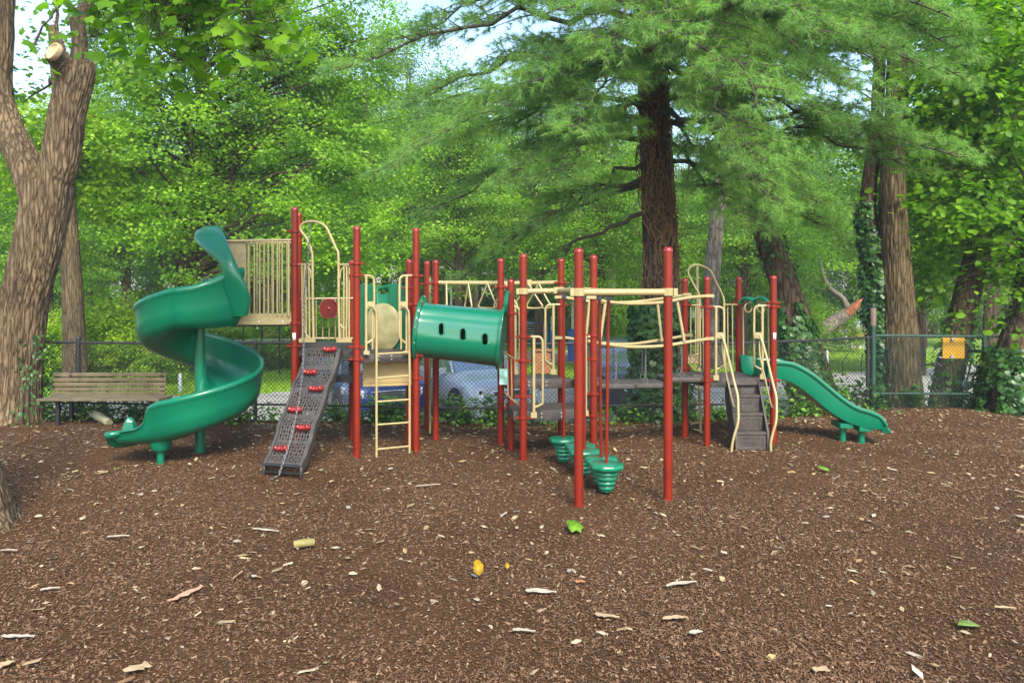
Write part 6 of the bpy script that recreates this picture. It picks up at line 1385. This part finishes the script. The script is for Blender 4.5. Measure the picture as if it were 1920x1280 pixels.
def strip(name, cat, x0, y0, x1, y1, w_, mat, label, curl=.003, r_=None):
    a, b_ = onmulch(x0, y0), onmulch(x1, y1); d = (b_ - a).normalized(); s = Vector((-d.y, d.x, 0)); rings = []; rg = npr(int(x0 * 7 + y0))
    for k in range(9):
        u = k / 8; ww = w_ * (.35 + .65 * math.sin(math.pi * min(1, u * 1.1 + .05)) ** .5) * rg.uniform(.55, 1.2); c = a.lerp(b_, u) + Vector((0, 0, .006 + curl * math.sin(math.pi * u) + rg.uniform(0, .003))) + s * w_ * (.14 * math.sin(u * 5 + x0) + .4 * (u - .5) ** 2) + s * rg.normal() * w_ * .08
        rings.append([c + s * ww * q + Vector((0, 0, h_)) for q, h_ in ((-.5, .006), (-.25, .0), (.25, .0), (.5, .008), (.25, .006), (-.25, .006))])
    t = MB(); t.loft(rings); return tag(t.build(name, mat, None, 50), label, cat)
strip('bark_piece', 'bark', 322, 1133, 381, 1107, .06, pch, 'long pinkish peeled bark strip in the left foreground')
t = MB(); a, b_ = onmulch(551, 1033), onmulch(590, 1030); t.tube([a + Vector((0, 0, .03)), a.lerp(b_, .5) + Vector((0, 0, .033)), b_ + Vector((0, 0, .03))], [.03, .033, .028], 12); tag(t.build('wood_stick', olv), 'thick olive coloured stick piece lying left of centre', 'stick')
for x0, y0, x1, y1, w_, mt, lb in ((3, 1199, 62, 1201, .05, wht, 'bright white bark strip at the lower left edge'), (200, 1016, 243, 1014, .035, wht, 'thin whitish bark strip left of the olive stick'), (472, 995, 522, 999, .04, wht, 'curved white bark strip above the olive stick'), (240, 1268, 280, 1248, .10, tanb, 'wide tan curled bark piece at the bottom left'), (0, 1256, 26, 1243, .06, tanb, 'pale bark strip cut by the left picture edge'),
    (985, 1113, 1043, 1117, .07, wht, 'pale bark piece near the centre foreground'), (1115, 1158, 1160, 1168, .05, tanb, 'tan bark piece below the pale one in the centre foreground'), (1250, 1101, 1306, 1096, .05, wht, 'pair like white bark strip right of centre'), (1866, 1148, 1906, 1150, .035, tanb, 'orange tan wood sliver near the right edge'), (1528, 1270, 1553, 1262, .06, tanb, 'small tan bark flake at the bottom right of centre'), (961, 1188, 1004, 1190, .035, wht, 'long white bark sliver at the bottom centre'), (1292, 1200, 1318, 1198, .05, wht, 'white flake below the right of centre bark pile'), (1243, 1172, 1290, 1168, .05, tanb, 'tan bark pile piece right of centre foreground'), (780, 918, 826, 914, .035, wht, 'thin white twig like strip below the tan ladder'), (0, 1040, 32, 1041, .03, wht, 'white strip at the left edge below the near trunk'), (75, 1112, 112, 1106, .035, wht, 'small white strip in the left foreground'), (1078, 1094, 1096, 1096, .05, orb, 'small orange bark chip near the centre')):
    strip('bark_piece', 'bark', x0, y0, x1, y1, w_, mt, lb)

# ------------------------------------------------------------ air
hz_ = MB().add([(x, y, z) for x in (-180, 180) for y in (-30, 165) for z in (-3.2, 42)], [(0, 1, 3, 2), (4, 6, 7, 5), (0, 4, 5, 1), (2, 3, 7, 6), (0, 2, 6, 4), (1, 5, 7, 3)]).build('haze', None)
m = bpy.data.materials.new('haze_air'); m.use_nodes = True; n = m.node_tree; n.nodes.clear()
o_ = n.nodes.new('ShaderNodeOutputMaterial'); v_ = n.nodes.new('ShaderNodeVolumePrincipled'); v_.inputs['Color'].default_value = (.86, .93, 1, 1); v_.inputs['Density'].default_value = .0010; v_.inputs['Anisotropy'].default_value = .2
n.links.new(v_.outputs[0], o_.inputs['Volume']); hz_.data.materials.append(m); tag(hz_, 'thin pale haze filling the air of the park', 'haze', kind='stuff')
